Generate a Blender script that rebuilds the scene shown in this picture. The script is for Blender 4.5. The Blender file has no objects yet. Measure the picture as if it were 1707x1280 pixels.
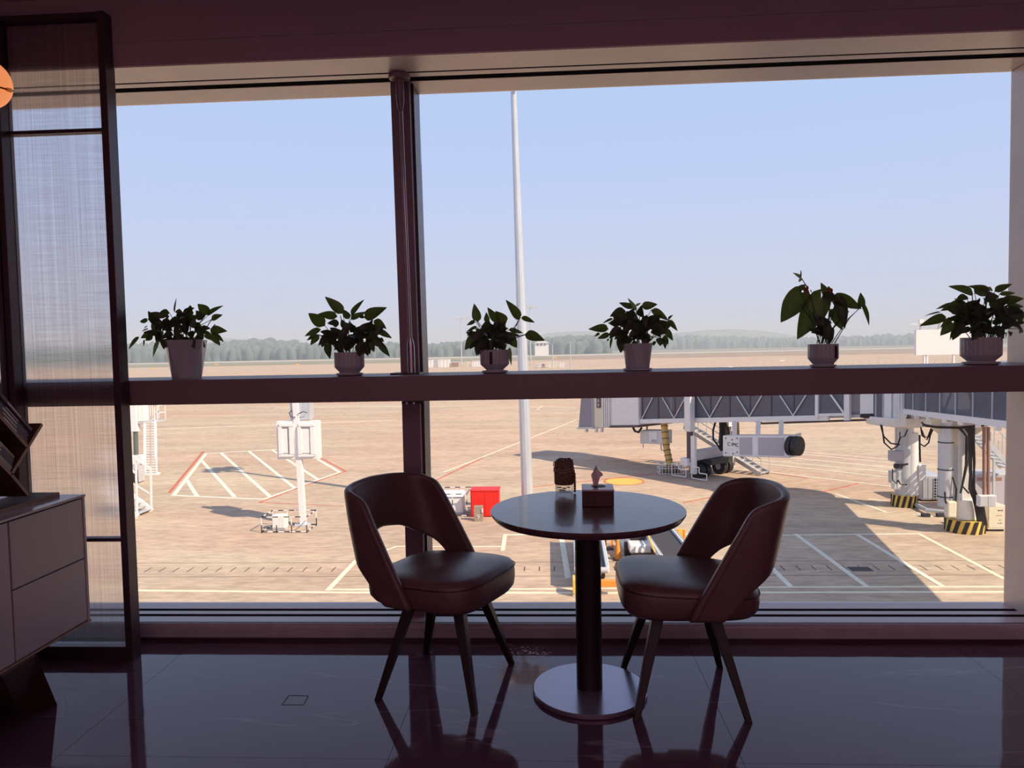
import bpy, bmesh, math, random
from mathutils import Vector, Matrix
random.seed(7)
S = bpy.context.scene
C = S.collection
V = Vector
# ------------------------------------------------------------------ camera
F, CX, CY, H = 1212.0, 853.5, 640.0, 1.40
PIT, ROLL, YAW = -0.0494, 0.0193, math.radians(3.1)
fw = V((-math.sin(YAW)*math.cos(PIT), math.cos(YAW)*math.cos(PIT), math.sin(PIT)))
r0 = V((math.cos(YAW), math.sin(YAW), 0)); u0 = r0.cross(fw)
RT = r0*math.cos(ROLL)-u0*math.sin(ROLL); UP = u0*math.cos(ROLL)+r0*math.sin(ROLL)
cd = bpy.data.cameras.new('camera'); cam = bpy.data.objects.new('camera', cd); C.objects.link(cam)
cd.sensor_width = 36; cd.sensor_fit = 'HORIZONTAL'; cd.lens = F/1707*36; cd.clip_start = .05; cd.clip_end = 6000
m = Matrix((RT, UP, -fw)).transposed().to_4x4(); m.translation = (0, 0, H); cam.matrix_world = m
S.camera = cam
def ray(px, py): return fw*F+RT*(px-CX)-UP*(py-CY)
def onz(px, py, z):
    d = ray(px, py); return d*((z-H)/d.z)+V((0, 0, H))
def ony(px, py, y):
    d = ray(px, py); return d*(y/d.y)+V((0, 0, H))
def onx(px, py, x):
    d = ray(px, py); return d*(x/d.x)+V((0, 0, H))
G = -6.0
# ------------------------------------------------------------------ exposure, sky, sun, unseen fill lights
S.view_settings.view_transform = 'Standard'; S.view_settings.look = 'None'
S.view_settings.exposure = 0; S.view_settings.gamma = 1; S.view_settings.use_curve_mapping = False
w = bpy.data.worlds.new('sky'); S.world = w; w.use_nodes = True
nt = w.node_tree; nt.nodes.clear()
out = nt.nodes.new('ShaderNodeOutputWorld'); bg = nt.nodes.new('ShaderNodeBackground')
tc = nt.nodes.new('ShaderNodeTexCoord'); sp = nt.nodes.new('ShaderNodeSeparateXYZ'); cr = nt.nodes.new('ShaderNodeValToRGB')
nt.links.new(tc.outputs['Generated'], sp.inputs[0]); nt.links.new(sp.outputs['Z'], cr.inputs[0])
nt.links.new(cr.outputs[0], bg.inputs[0]); nt.links.new(bg.outputs[0], out.inputs[0])
e = cr.color_ramp.elements
e[0].position = 0.0; e[0].color = (.64, .68, .84, 1)
e[1].position = 1.0; e[1].color = (.40, .51, .74, 1)
for p, c in ((.10, (.62, .69, .88, 1)), (.22, (.55, .67, .95, 1)), (.36, (.49, .65, .94, 1)), (.6, (.44, .57, .83, 1))):
    q = e.new(p); q.color = c
bg.inputs[1].default_value = 1.0
sd = bpy.data.lights.new('sun', 'SUN'); sun = bpy.data.objects.new('sun', sd); C.objects.link(sun)
sd.energy = 6.0; sd.angle = .009; sd.color = (1, .85, .60)
sun.rotation_euler = V((.645, -.413, .643)).to_track_quat('Z', 'Y').to_euler(); sun.location = (20, -20, 30)
def area(loc, sx, sy, en, col, rot=(0, 0, 0)):  # unseen pinkish fill, added to brighten the dark interior
    l = bpy.data.lights.new('fill_light', 'AREA'); o = bpy.data.objects.new('fill_light', l); C.objects.link(o)
    l.shape = 'RECTANGLE'; l.size = sx; l.size_y = sy; l.energy = en; l.color = col; o.location = loc; o.rotation_euler = rot
area((0.3, -0.7, 2.93), 6.5, 2.2, 25, (1, .56, .74))
area((0.3, -2.6, 2.93), 6.5, 1.4, 20, (1, .56, .74))
area((0.3, -3.4, 1.6), 6.5, 2.2, 13, (1, .60, .68), (math.radians(90), 0, 0))  # added panel before the back wall, lifts surfaces facing the room
# ------------------------------------------------------------------ materials
def mat(name, col, rough=.5, metal=0, spec=.5, noise=0, nscale=8, stretch=(1, 1, 1), bump=0, bscale=60, emit=0, trans=0, col2=None, coat=0):
    M = bpy.data.materials.new(name); M.use_nodes = True; t = M.node_tree; b = t.nodes['Principled BSDF']
    b.inputs['Base Color'].default_value = (*col, 1); b.inputs['Roughness'].default_value = rough
    b.inputs['Metallic'].default_value = metal; b.inputs['Specular IOR Level'].default_value = spec
    b.inputs['Coat Weight'].default_value = coat
    if emit: b.inputs['Emission Color'].default_value = (*col, 1); b.inputs['Emission Strength'].default_value = emit
    if noise or bump:
        g = t.nodes.new('ShaderNodeNewGeometry') if max(stretch) < 0 else t.nodes.new('ShaderNodeTexCoord')
        mp = t.nodes.new('ShaderNodeMapping'); mp.inputs['Scale'].default_value = stretch
        t.links.new(g.outputs['Object'], mp.inputs[0])
    if noise:
        n = t.nodes.new('ShaderNodeTexNoise'); n.inputs['Scale'].default_value = nscale; n.inputs['Detail'].default_value = 6
        t.links.new(mp.outputs[0], n.inputs[0])
        r = t.nodes.new('ShaderNodeValToRGB'); t.links.new(n.outputs[0], r.inputs[0])
        c2 = col2 or tuple(c*(1-noise) for c in col)
        r.color_ramp.elements[0].position = .35; r.color_ramp.elements[0].color = (*c2, 1)
        r.color_ramp.elements[1].position = .65; r.color_ramp.elements[1].color = (*col, 1)
        t.links.new(r.outputs[0], b.inputs['Base Color'])
    if bump:
        n2 = t.nodes.new('ShaderNodeTexNoise'); n2.inputs['Scale'].default_value = bscale
        t.links.new(mp.outputs[0], n2.inputs[0])
        bp = t.nodes.new('ShaderNodeBump'); bp.inputs['Strength'].default_value = bump; bp.inputs['Distance'].default_value = .01
        t.links.new(n2.outputs[0], bp.inputs['Height']); t.links.new(bp.outputs[0], b.inputs['Normal'])
    if trans:
        o = t.nodes['Material Output']; tr = t.nodes.new('ShaderNodeBsdfTranslucent'); tr.inputs[0].default_value = (col[0]*2.2, col[1]*2.6, col[2]*1.2, 1)
        mx = t.nodes.new('ShaderNodeMixShader'); mx.inputs[0].default_value = trans
        t.links.new(b.outputs[0], mx.inputs[1]); t.links.new(tr.outputs[0], mx.inputs[2]); t.links.new(mx.outputs[0], o.inputs[0])
    return M
M = {}
M['paint'] = mat('beam_paint', (.25, .18, .18), .45, noise=.06, nscale=3)
M['soffit'] = mat('soffit_paint', (.92, .83, .77), .28, spec=.9, noise=.08, nscale=4)
M['fascia'] = mat('fascia_paint', (.46, .33, .38), .7, noise=.05, nscale=2)
M['wall'] = mat('wall_paint', (.40, .33, .35), .7, noise=.05, nscale=2)
M['ceil'] = mat('ceiling_paint', (.50, .38, .42), .8, noise=.03, nscale=2)
M['darkmetal'] = mat('dark_metal', (.085, .045, .055), .35, .3, noise=.1, nscale=10)
M['mullion'] = mat('mullion_metal', (.26, .17, .20), .38, .2, noise=.08, nscale=6)
M['frame'] = mat('frame_metal', (.62, .54, .56), .3, .0, spec=.6, noise=.05, nscale=6)
M['gasket'] = mat('black_gasket', (.006, .003, .005), .9, spec=.03)
M['steel'] = mat('rod_steel', (.45, .38, .42), .22, 1)
M['plinth'] = mat('plinth_stone', (.50, .44, .48), .3, noise=.15, nscale=9)
M['leather'] = mat('brown_leather', (.15, .078, .078), .34, noise=.12, nscale=12, bump=.12, bscale=260)
M['seam'] = mat('dark_seam', (.03, .012, .012), .5)
M['blackwood'] = mat('black_wood', (.018, .008, .009), .4, bump=.05, bscale=90)
M['tabletop'] = mat('table_wood', (.14, .07, .075), .24, noise=.35, nscale=5, stretch=(1, 14, 1), coat=.3)
M['tablebase'] = mat('base_metal', (.34, .30, .38), .22, .7)
M['pot'] = mat('white_ceramic', (.52, .53, .56), .25, noise=.04, nscale=6)
M['potdark'] = mat('pot_label', (.03, .012, .015), .5)
M['soil'] = mat('soil', (.03, .018, .012), .9, noise=.5, nscale=60, bump=.6, bscale=120)
M['leaf'] = mat('leaf_green', (.060, .080, .024), .42, noise=.3, nscale=7, trans=.24)
M['leafdark'] = mat('leaf_dark', (.055, .070, .032), .42, noise=.3, nscale=7, trans=.12)
M['leafpale'] = mat('leaf_pale', (.20, .24, .16), .45, noise=.3, nscale=7, trans=.2)
M['stem'] = mat('stem_green', (.05, .075, .025), .5)
M['flower'] = mat('flower_red', (.45, .10, .07), .35, noise=.2, nscale=20)
M['cab'] = mat('sideboard_lacquer', (.44, .37, .39), .35, noise=.03, nscale=3)
M['cabtop'] = mat('sideboard_top', (.40, .32, .35), .12, noise=.05, nscale=3)
M['wood'] = mat('walnut_wood', (.10, .045, .03), .45, noise=.35, nscale=6, stretch=(1, 1, 14))
M['woodedge'] = mat('plywood_edge', (.34, .22, .16), .5, noise=.2, nscale=20)
M['brown'] = mat('brown_knit', (.32, .18, .13), .85, noise=.5, nscale=90, bump=.8, bscale=300)
M['cord'] = mat('pale_cord', (.40, .32, .28), .7)
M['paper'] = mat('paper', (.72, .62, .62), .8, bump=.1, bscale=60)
M['label'] = mat('label_paper', (.75, .70, .62), .6)
M['ink'] = mat('dark_ink', (.02, .02, .02), .6)
M['boxwood'] = mat('box_wood', (.09, .03, .025), .4, noise=.3, nscale=10, stretch=(8, 1, 1))
M['boxtop'] = mat('box_top', (.55, .48, .52), .3, spec=.8)
M['brass'] = mat('brass', (.45, .26, .08), .25, 1)
M['globe'] = mat('lamp_globe', (.88, .30, .11), .5, spec=.2, emit=.85)
M['white'] = mat('white_steel', (.78, .76, .76), .4, noise=.06, nscale=5)
M['grey'] = mat('grey_steel', (.52, .51, .54), .45, noise=.1, nscale=5)
M['galv'] = mat('galvanised_steel', (.58, .60, .64), .35, .3, noise=.12, nscale=1.5, stretch=(3, 3, .4))
M['lilac'] = mat('louvre_grey', (.44, .41, .46), .5)
M['black'] = mat('black_rubber', (.02, .016, .02), .6)
M['darkcyl'] = mat('dark_cylinder', (.10, .07, .09), .4, .3)
M['green'] = mat('green_cylinder', (.10, .13, .12), .4)
M['cream'] = mat('cream_steel', (.72, .66, .52), .5, noise=.05, nscale=4)
M['yellow'] = mat('yellow_paint', (.75, .50, .10), .5)
M['hose'] = mat('yellow_hose', (.60, .38, .12), .6)
M['hosedark'] = mat('hose_rib', (.20, .12, .05), .6)
M['red'] = mat('red_paint', (.80, .02, .012), .5, noise=.1, nscale=2)
M['redline'] = mat('faded_red_marking', (.62, .17, .10), .8, noise=.3, nscale=3)
M['whiteline'] = mat('white_marking', (.80, .74, .62), .8, noise=.12, nscale=4)
M['yline'] = mat('yellow_marking', (.82, .75, .56), .8, noise=.12, nscale=4)
M['orange'] = mat('orange_paint', (.80, .28, .04), .5)
M['stone'] = mat('stone_marker', (.36, .28, .22), .8, noise=.2, nscale=8)
M['belt'] = mat('conveyor_belt', (.055, .050, .055), .7)
M['rust'] = mat('brown_conduit', (.30, .17, .13), .6)
M['grille'] = mat('grille_black', (.03, .03, .035), .6)
M['grass'] = mat('dry_grass', (.30, .26, .16), .9, noise=.3, nscale=.02, stretch=(1, 4, 1))
M['earth'] = mat('red_earth', (.42, .27, .18), .9, noise=.35, nscale=.03, stretch=(1, 5, 1))
M['strip'] = mat('pale_runway', (.55, .48, .40), .9, noise=.1, nscale=.02)
M['tree'] = mat('far_trees', (.11, .15, .14), .9, noise=.4, nscale=.08)  # foliage paled towards grey-blue, part of the haze is in this colour
M['hill'] = mat('far_hill', (.18, .22, .20), .9, noise=.3, nscale=.02)
M['asphalt'] = mat('dark_patch', (.10, .08, .08), .9, noise=.3, nscale=6)
M['jointline'] = mat('joint_line', (.20, .14, .12), .9)
def books_mat(n, c): M[n] = mat(n, c, .5, noise=.25, nscale=25)
books_mat('book_purple', (.10, .06, .10)); books_mat('book_dark', (.045, .03, .045)); books_mat('book_yellow', (.45, .32, .12)); books_mat('book_grey', (.32, .28, .28)); books_mat('book_maroon', (.16, .05, .05)); books_mat('book_blue', (.08, .09, .17))
# glass
def glassmat(name, tint, gl=.10):
    m_ = bpy.data.materials.new(name); m_.use_nodes = True; t = m_.node_tree; t.nodes.clear()
    o = t.nodes.new('ShaderNodeOutputMaterial'); tr = t.nodes.new('ShaderNodeBsdfTransparent'); gs = t.nodes.new('ShaderNodeBsdfGlossy')
    tr.inputs[0].default_value = (*tint, 1); gs.inputs['Roughness'].default_value = .02
    fr = t.nodes.new('ShaderNodeFresnel'); fr.inputs[0].default_value = 1.2
    mx = t.nodes.new('ShaderNodeMixShader'); t.links.new(fr.outputs[0], mx.inputs[0]); t.links.new(tr.outputs[0], mx.inputs[1]); t.links.new(gs.outputs[0], mx.inputs[2]); t.links.new(mx.outputs[0], o.inputs[0])
    return m_
M['glass'] = glassmat('window_glass', (.985, .98, .985))
def smokeglass():
    m_ = bpy.data.materials.new('tunnel_glass'); m_.use_nodes = True; t = m_.node_tree; b = t.nodes['Principled BSDF']; o = t.nodes['Material Output']
    b.inputs['Base Color'].default_value = (.20, .20, .25, 1); b.inputs['Roughness'].default_value = .12
    tr = t.nodes.new('ShaderNodeBsdfTransparent'); tr.inputs[0].default_value = (.55, .6, .68, 1); mx = t.nodes.new('ShaderNodeMixShader'); mx.inputs[0].default_value = .45
    t.links.new(b.outputs[0], mx.inputs[1]); t.links.new(tr.outputs[0], mx.inputs[2]); t.links.new(mx.outputs[0], o.inputs[0]); return m_
M['tglass'] = smokeglass()
def milkglass():
    m_ = bpy.data.materials.new('jar_glass'); m_.use_nodes = True; t = m_.node_tree; b = t.nodes['Principled BSDF']; o = t.nodes['Material Output']
    b.inputs['Base Color'].default_value = (.9, .88, .84, 1); b.inputs['Roughness'].default_value = .15; b.inputs['Transmission Weight'].default_value = .6; b.inputs['IOR'].default_value = 1.2
    tr = t.nodes.new('ShaderNodeBsdfTransparent'); tr.inputs[0].default_value = (.97, .97, .96, 1); mx = t.nodes.new('ShaderNodeMixShader'); mx.inputs[0].default_value = .55
    t.links.new(b.outputs[0], mx.inputs[1]); t.links.new(tr.outputs[0], mx.inputs[2]); t.links.new(mx.outputs[0], o.inputs[0]); return m_
M['jarglass'] = milkglass()
def screenmat():
    m_ = bpy.data.materials.new('woven_glass'); m_.use_nodes = True; t = m_.node_tree; t.nodes.clear()
    o = t.nodes.new('ShaderNodeOutputMaterial')
    g = t.nodes.new('ShaderNodeTexCoord')
    def thread(sc, stretch, lo, hi):
        mp = t.nodes.new('ShaderNodeMapping'); mp.inputs['Scale'].default_value = stretch; t.links.new(g.outputs['Object'], mp.inputs[0])
        n = t.nodes.new('ShaderNodeTexNoise'); n.inputs['Scale'].default_value = sc; n.inputs['Detail'].default_value = 2; t.links.new(mp.outputs[0], n.inputs[0])
        r = t.nodes.new('ShaderNodeMapRange'); r.inputs[1].default_value = .35; r.inputs[2].default_value = .65; r.inputs[3].default_value = lo; r.inputs[4].default_value = hi
        t.links.new(n.outputs[0], r.inputs[0]); return r
    a = thread(230, (1, 1, .005), .0, 1); b = thread(210, (.02, .02, 1), .0, 1)
    ad = t.nodes.new('ShaderNodeMath'); ad.operation = 'MULTIPLY_ADD'; ad.inputs[1].default_value = .65; t.links.new(a.outputs[0], ad.inputs[0])
    ml = t.nodes.new('ShaderNodeMath'); ml.operation = 'MULTIPLY'; ml.inputs[1].default_value = .35; t.links.new(b.outputs[0], ml.inputs[0]); t.links.new(ml.outputs[0], ad.inputs[2])
    mc = t.nodes.new('ShaderNodeMix'); mc.data_type = 'RGBA'; t.links.new(ad.outputs[0], mc.inputs[0])
    mc.inputs[6].default_value = (.80, .76, .77, 1); mc.inputs[7].default_value = (1, 1, 1, 1)
    rf = t.nodes.new('ShaderNodeBsdfRefraction'); rf.inputs['Roughness'].default_value = .19; rf.inputs['IOR'].default_value = 1.12
    t.links.new(mc.outputs[2], rf.inputs[0])
    tl = t.nodes.new('ShaderNodeBsdfTranslucent'); tl.inputs[0].default_value = (.7, .66, .68, 1)
    gl = t.nodes.new('ShaderNodeBsdfGlossy'); gl.inputs['Roughness'].default_value = .25; gl.inputs[0].default_value = (.6, .5, .55, 1)
    m1 = t.nodes.new('ShaderNodeMixShader'); m1.inputs[0].default_value = .04; t.links.new(rf.outputs[0], m1.inputs[1]); t.links.new(gl.outputs[0], m1.inputs[2])
    m2 = t.nodes.new('ShaderNodeMixShader'); m2.inputs[0].default_value = .10; t.links.new(m1.outputs[0], m2.inputs[1]); t.links.new(tl.outputs[0], m2.inputs[2])
    t.links.new(m2.outputs[0], o.inputs[0]); return m_
M['screen'] = screenmat()
def marblemat():
    m_ = bpy.data.materials.new('dark_marble'); m_.use_nodes = True; t = m_.node_tree; b = t.nodes['Principled BSDF']
    g = t.nodes.new('ShaderNodeNewGeometry')
    n = t.nodes.new('ShaderNodeTexNoise'); n.inputs['Scale'].default_value = 2.2; n.inputs['Detail'].default_value = 5; t.links.new(g.outputs['Position'], n.inputs[0])
    r = t.nodes.new('ShaderNodeValToRGB'); t.links.new(n.outputs[0], r.inputs[0])
    r.color_ramp.elements[0].color = (.075, .036, .056, 1); r.color_ramp.elements[1].color = (.12, .065, .09, 1)
    mp = t.nodes.new('ShaderNodeMapping'); mp.inputs['Scale'].default_value = (.30, 1.9, 1); mp.inputs['Location'].default_value = (.23, .31, 0); mp.inputs['Rotation'].default_value = (0, 0, .12)
    t.links.new(g.outputs['Position'], mp.inputs[0])
    v = t.nodes.new('ShaderNodeTexNoise'); v.inputs['Scale'].default_value = .8; v.inputs['Detail'].default_value = 4; v.inputs['Roughness'].default_value = .5; t.links.new(mp.outputs[0], v.inputs[0])
    s1 = t.nodes.new('ShaderNodeMath'); s1.operation = 'SUBTRACT'; s1.inputs[1].default_value = .5; t.links.new(v.outputs[0], s1.inputs[0])
    ab = t.nodes.new('ShaderNodeMath'); ab.operation = 'ABSOLUTE'; t.links.new(s1.outputs[0], ab.inputs[0])
    mr = t.nodes.new('ShaderNodeMapRange'); mr.inputs[1].default_value = 0; mr.inputs[2].default_value = .0035; mr.inputs[3].default_value = .6; mr.inputs[4].default_value = 0; t.links.new(ab.outputs[0], mr.inputs[0])
    mx = t.nodes.new('ShaderNodeMix'); mx.data_type = 'RGBA'; t.links.new(mr.outputs[0], mx.inputs[0]); t.links.new(r.outputs[0], mx.inputs[6]); mx.inputs[7].default_value = (.26, .21, .25, 1)
    t.links.new(mx.outputs[2], b.inputs['Base Color']); b.inputs['Roughness'].default_value = .055; b.inputs['Specular IOR Level'].default_value = .45; b.inputs['Specular Tint'].default_value = (1, .76, .88, 1)
    n3 = t.nodes.new('ShaderNodeTexNoise'); n3.inputs['Scale'].default_value = 5; t.links.new(g.outputs['Position'], n3.inputs[0])
    bp = t.nodes.new('ShaderNodeBump'); bp.inputs['Strength'].default_value = .035; bp.inputs['Distance'].default_value = .02; t.links.new(n3.outputs[0], bp.inputs['Height']); t.links.new(bp.outputs[0], b.inputs['Normal'])
    return m_
M['marble'] = marblemat()
def apronmat():
    m_ = bpy.data.materials.new('apron_concrete'); m_.use_nodes = True; t = m_.node_tree; b = t.nodes['Principled BSDF']
    g = t.nodes.new('ShaderNodeNewGeometry')
    def nz(scale, loc, sc, det=6, rot=0):
        mp = t.nodes.new('ShaderNodeMapping'); mp.inputs['Scale'].default_value = scale; mp.inputs['Location'].default_value = loc; mp.inputs['Rotation'].default_value = (0, 0, rot)
        t.links.new(g.outputs['Position'], mp.inputs[0])
        n = t.nodes.new('ShaderNodeTexNoise'); n.inputs['Scale'].default_value = sc; n.inputs['Detail'].default_value = det; n.inputs['Roughness'].default_value = .62; t.links.new(mp.outputs[0], n.inputs[0]); return n
    n1 = nz((.25, 1, 1), (3, 1, 0), .32); n2 = nz((.5, 1, 1), (9, 4, 0), .09, 4, .15); n3 = nz((1, 3, 1), (0, 0, 0), 1.6, 6)
    r1 = t.nodes.new('ShaderNodeValToRGB'); t.links.new(n1.outputs[0], r1.inputs[0]); el = r1.color_ramp.elements
    el[0].position = .30; el[0].color = (.40, .285, .22, 1); el[1].position = .66; el[1].color = (.64, .50, .37, 1)
    r2 = t.nodes.new('ShaderNodeValToRGB'); t.links.new(n2.outputs[0], r2.inputs[0]); el = r2.color_ramp.elements
    el[0].position = .38; el[0].color = (.54, .34, .26, 1); el[1].position = .58; el[1].color = (.50, .40, .30, 1)
    mx = t.nodes.new('ShaderNodeMix'); mx.data_type = 'RGBA'; mx.inputs[0].default_value = .5; t.links.new(r1.outputs[0], mx.inputs[6]); t.links.new(r2.outputs[0], mx.inputs[7])
    mr = t.nodes.new('ShaderNodeMapRange'); mr.inputs[1].default_value = .3; mr.inputs[2].default_value = .7; mr.inputs[3].default_value = .76; mr.inputs[4].default_value = 1.18; t.links.new(n3.outputs[0], mr.inputs[0])
    ml = t.nodes.new('ShaderNodeVectorMath'); ml.operation = 'SCALE'; t.links.new(mx.outputs[2], ml.inputs[0]); t.links.new(mr.outputs[0], ml.inputs['Scale'])
    t.links.new(ml.outputs[0], b.inputs['Base Color']); b.inputs['Roughness'].default_value = .9; b.inputs['Specular IOR Level'].default_value = .1
    return m_
M['apron'] = apronmat()
# ------------------------------------------------------------------ mesh builder
class MB:
    def __init__(s, o=(0, 0, 0)): s.v = []; s.f = []; s.mi = []; s.m = 0; s.o = V(o)
    def add(s, vs, fs):
        b = len(s.v); s.v += [V(p) for p in vs]; s.f += [[i+b for i in f] for f in fs]; s.mi += [s.m]*len(fs); return s
    def box(s, c, d, R=None):
        x, y, z = d[0]/2, d[1]/2, d[2]/2
        vs = [V((i, j, k)) for i in (-x, x) for j in (-y, y) for k in (-z, z)]
        if R is not None: vs = [R @ p for p in vs]
        return s.add([p+V(c) for p in vs], [(0, 1, 3, 2), (4, 6, 7, 5), (0, 4, 5, 1), (2, 3, 7, 6), (0, 2, 6, 4), (1, 5, 7, 3)])
    def bb(s, a, b):
        a, b = V(a), V(b); return s.box((a+b)/2, [abs(q) for q in (b-a)])
    def hexa(s, bot, top):
        return s.add(list(bot)+list(top), [(3, 2, 1, 0), (4, 5, 6, 7)]+[(i, (i+1) % 4, (i+1) % 4+4, i+4) for i in range(4)])
    def bar(s, a, b, w, h=None, up=(0, 0, 1)):
        a, b = V(a), V(b); h = h or w; d = (b-a); L = d.length; d.normalize(); u = V(up)
        if abs(d.dot(u)) > .98: u = V((0, 1, 0))
        x = d.cross(u).normalized(); z = x.cross(d)
        R = Matrix((d, x, z)).transposed(); return s.box((a+b)/2, (L, w, h), R)
    def tube(s, pts, r, n=8, caps=True):
        pts = [V(p) for p in pts]; k = len(pts); rs = r if isinstance(r, (list, tuple)) else [r]*k
        vs = []; prev = None
        for i, p in enumerate(pts):
            d = (pts[min(i+1, k-1)]-pts[max(i-1, 0)]).normalized()
            if prev is None:
                a = V((0, 0, 1)) if abs(d.z) < .9 else V((1, 0, 0)); x = d.cross(a).normalized()
            else: x = (prev-d*prev.dot(d)).normalized()
            prev = x; y = d.cross(x)
            vs += [p+(x*math.cos(6.28318*j/n)+y*math.sin(6.28318*j/n))*rs[i] for j in range(n)]
        fs = [(i*n+j, i*n+(j+1) % n, (i+1)*n+(j+1) % n, (i+1)*n+j) for i in range(k-1) for j in range(n)]
        if caps: fs += [tuple(range(n-1, -1, -1)), tuple(range((k-1)*n, k*n))]
        return s.add(vs, fs)
    def cyl(s, a, b, r, r2=None, n=16): return s.tube([a, b], [r, r if r2 is None else r2], n)
    def lathe(s, c, prof, n=32, fn=None):
        c = V(c); vs = []
        for (r, z) in prof:
            for j in range(n):
                a = 2*math.pi*j/n; k = fn(j, n, z) if fn else 1
                vs.append(c+V((r*k*math.cos(a), r*k*math.sin(a), z)))
        m_ = len(prof)
        fs = [(i*n+j, i*n+(j+1) % n, (i+1)*n+(j+1) % n, (i+1)*n+j) for i in range(m_-1) for j in range(n)]
        fs += [tuple(range(n-1, -1, -1)), tuple(range((m_-1)*n, m_*n))]
        return s.add(vs, fs)
    def grid(s, P, nu, nv):
        return s.add([P(i, j) for i in range(nu) for j in range(nv)], [(i*nv+j, (i+1)*nv+j, (i+1)*nv+j+1, i*nv+j+1) for i in range(nu-1) for j in range(nv-1)])
    def prism(s, poly, vec):
        n = len(poly); a = [V(p) for p in poly]; b = [p+V(vec) for p in a]
        return s.add(a+b, [tuple(range(n)), tuple(range(2*n-1, n-1, -1))]+[(i, i+n, (i+1) % n+n, (i+1) % n) for i in range(n)])
    def build(s, name, ms, parent=None, smooth=False, bevel=0, label=None, kind=None, solid=0, sub=0, norm=True):
        me = bpy.data.meshes.new(name); me.from_pydata([p-s.o for p in s.v], [], s.f)
        ms = ms if isinstance(ms, (list, tuple)) else [ms]
        for q in ms: me.materials.append(M[q])
        me.polygons.foreach_set('material_index', s.mi)
        if norm:
            bm = bmesh.new(); bm.from_mesh(me); bmesh.ops.recalc_face_normals(bm, faces=bm.faces); bm.to_mesh(me); bm.free()
        if smooth:
            me.polygons.foreach_set('use_smooth', [True]*len(me.polygons))
            if smooth != 2: me.set_sharp_from_angle(angle=math.radians(40))
        o = bpy.data.objects.new(name, me); C.objects.link(o)
        if parent: o.parent = parent
        else: o.location = s.o
        if solid:
            q = o.modifiers.new('s', 'SOLIDIFY'); q.thickness = solid; q.offset = 0
        if bevel:
            q = o.modifiers.new('b', 'BEVEL'); q.width = bevel; q.segments = 2; q.limit_method = 'ANGLE'
        if sub:
            q = o.modifiers.new('d', 'SUBSURF'); q.levels = sub; q.render_levels = sub
        if label: o['label'] = label
        if kind: o['kind'] = kind
        return o
def thing(name, label, cat, loc=(0, 0, 0), rz=0, group=None):
    o = bpy.data.objects.new(name, None); C.objects.link(o); o.location = loc; o.rotation_euler = (0, 0, rz)
    o.empty_display_size = .1; o['label'] = label; o['category'] = cat
    if group: o['group'] = group
    return o
def tag(o, label, cat, group=None):
    o['label'] = label; o['category'] = cat
    if group: o['group'] = group
    return o
def struct(o): o['kind'] = 'structure'; return o
def dup(root, loc, rz, label=None):
    r = root.copy(); C.objects.link(r); r.location = loc; r.rotation_euler = (0, 0, rz)
    if label: r['label'] = label
    for ch in list(root.children):
        c = ch.copy(); C.objects.link(c); c.parent = r
        for g_ in ch.children:
            d = g_.copy(); C.objects.link(d); d.parent = c
    return r
def text(body, size, mt, parent, loc, rot, name='lettering', ext=.002, label=None):
    cu = bpy.data.curves.new(name, 'FONT'); cu.body = body; cu.size = size; cu.extrude = ext; cu.align_x = 'CENTER'; cu.align_y = 'CENTER'
    tmp = bpy.data.objects.new('t', cu); C.objects.link(tmp)
    dg = bpy.context.evaluated_depsgraph_get(); me = bpy.data.meshes.new_from_object(tmp.evaluated_get(dg)); bpy.data.objects.remove(tmp)
    me.materials.clear(); me.materials.append(M[mt]); me.name = name
    o = bpy.data.objects.new(name, me); C.objects.link(o); o.parent = parent; o.location = loc; o.rotation_euler = rot
    if label: o['label'] = label
    return o
# ================================================================== ROOM SHELL
fl = MB(); fl.bb((-3.6, -3.5, -.12), (4.2, 3.41, -.004)); floor = struct(fl.build('floor', 'gasket'))
xs = [-3.6, -2.95, -1.75, -.58, .62, 1.82, 3.02, 4.2]; ys = [-3.5, -2.4, -1.2, 0, 1.2, 2.4, 3.41]
for i in range(len(xs)-1):
    for j in range(len(ys)-1):
        b = MB(); q = .0008; b.bb((xs[i]+q, ys[j]+q, -.02), (xs[i+1]-q, ys[j+1]-q, 0)); b.build('floor_tile', 'marble', floor)
rs = random.Random(4); b = MB(); c0 = onz(882, 1088, 0)  # small pale flecks scattered over an oval patch of floor
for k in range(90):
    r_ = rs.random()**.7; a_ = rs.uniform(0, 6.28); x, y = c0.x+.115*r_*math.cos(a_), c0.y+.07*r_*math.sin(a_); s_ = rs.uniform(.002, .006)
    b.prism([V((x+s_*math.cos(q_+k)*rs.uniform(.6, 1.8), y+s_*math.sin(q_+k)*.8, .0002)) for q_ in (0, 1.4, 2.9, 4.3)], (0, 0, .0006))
o_ = b.build('floor_flecks', 'paper', floor); o_['kind'] = 'stuff'; o_['label'] = 'patch of small pale flecks'
q0, q1, q2, q3 = onz(482, 1159, 0), onz(514, 1160, 0), onz(506, 1175, 0), onz(470, 1175, 0); b = MB()
for a_, c_ in ((q0, q1), (q1, q2), (q2, q3), (q3, q0)): b.bar(a_+V((0, 0, .0004)), c_+V((0, 0, .0004)), .0025, .0008)
b.build('floor_socket_edge', 'gasket', floor)
b = MB(); b.bb((-3.75, -3.6, 3.0), (4.35, 3.95, 3.25)); struct(b.build('ceiling', 'ceil'))
b = MB(); b.bb((-3.75, -3.6, -.12), (-3.6, 3.9, 3.0)); struct(b.build('wall_left', 'wall'))
b = MB(); b.bb((4.2, -3.6, -.12), (4.35, 3.9, 3.0)); struct(b.build('wall_right', 'wall'))
b = MB(); b.bb((-3.6, -3.65, -.12), (4.2, -3.5, 3.0)); struct(b.build('wall_back', 'wall'))
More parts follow.
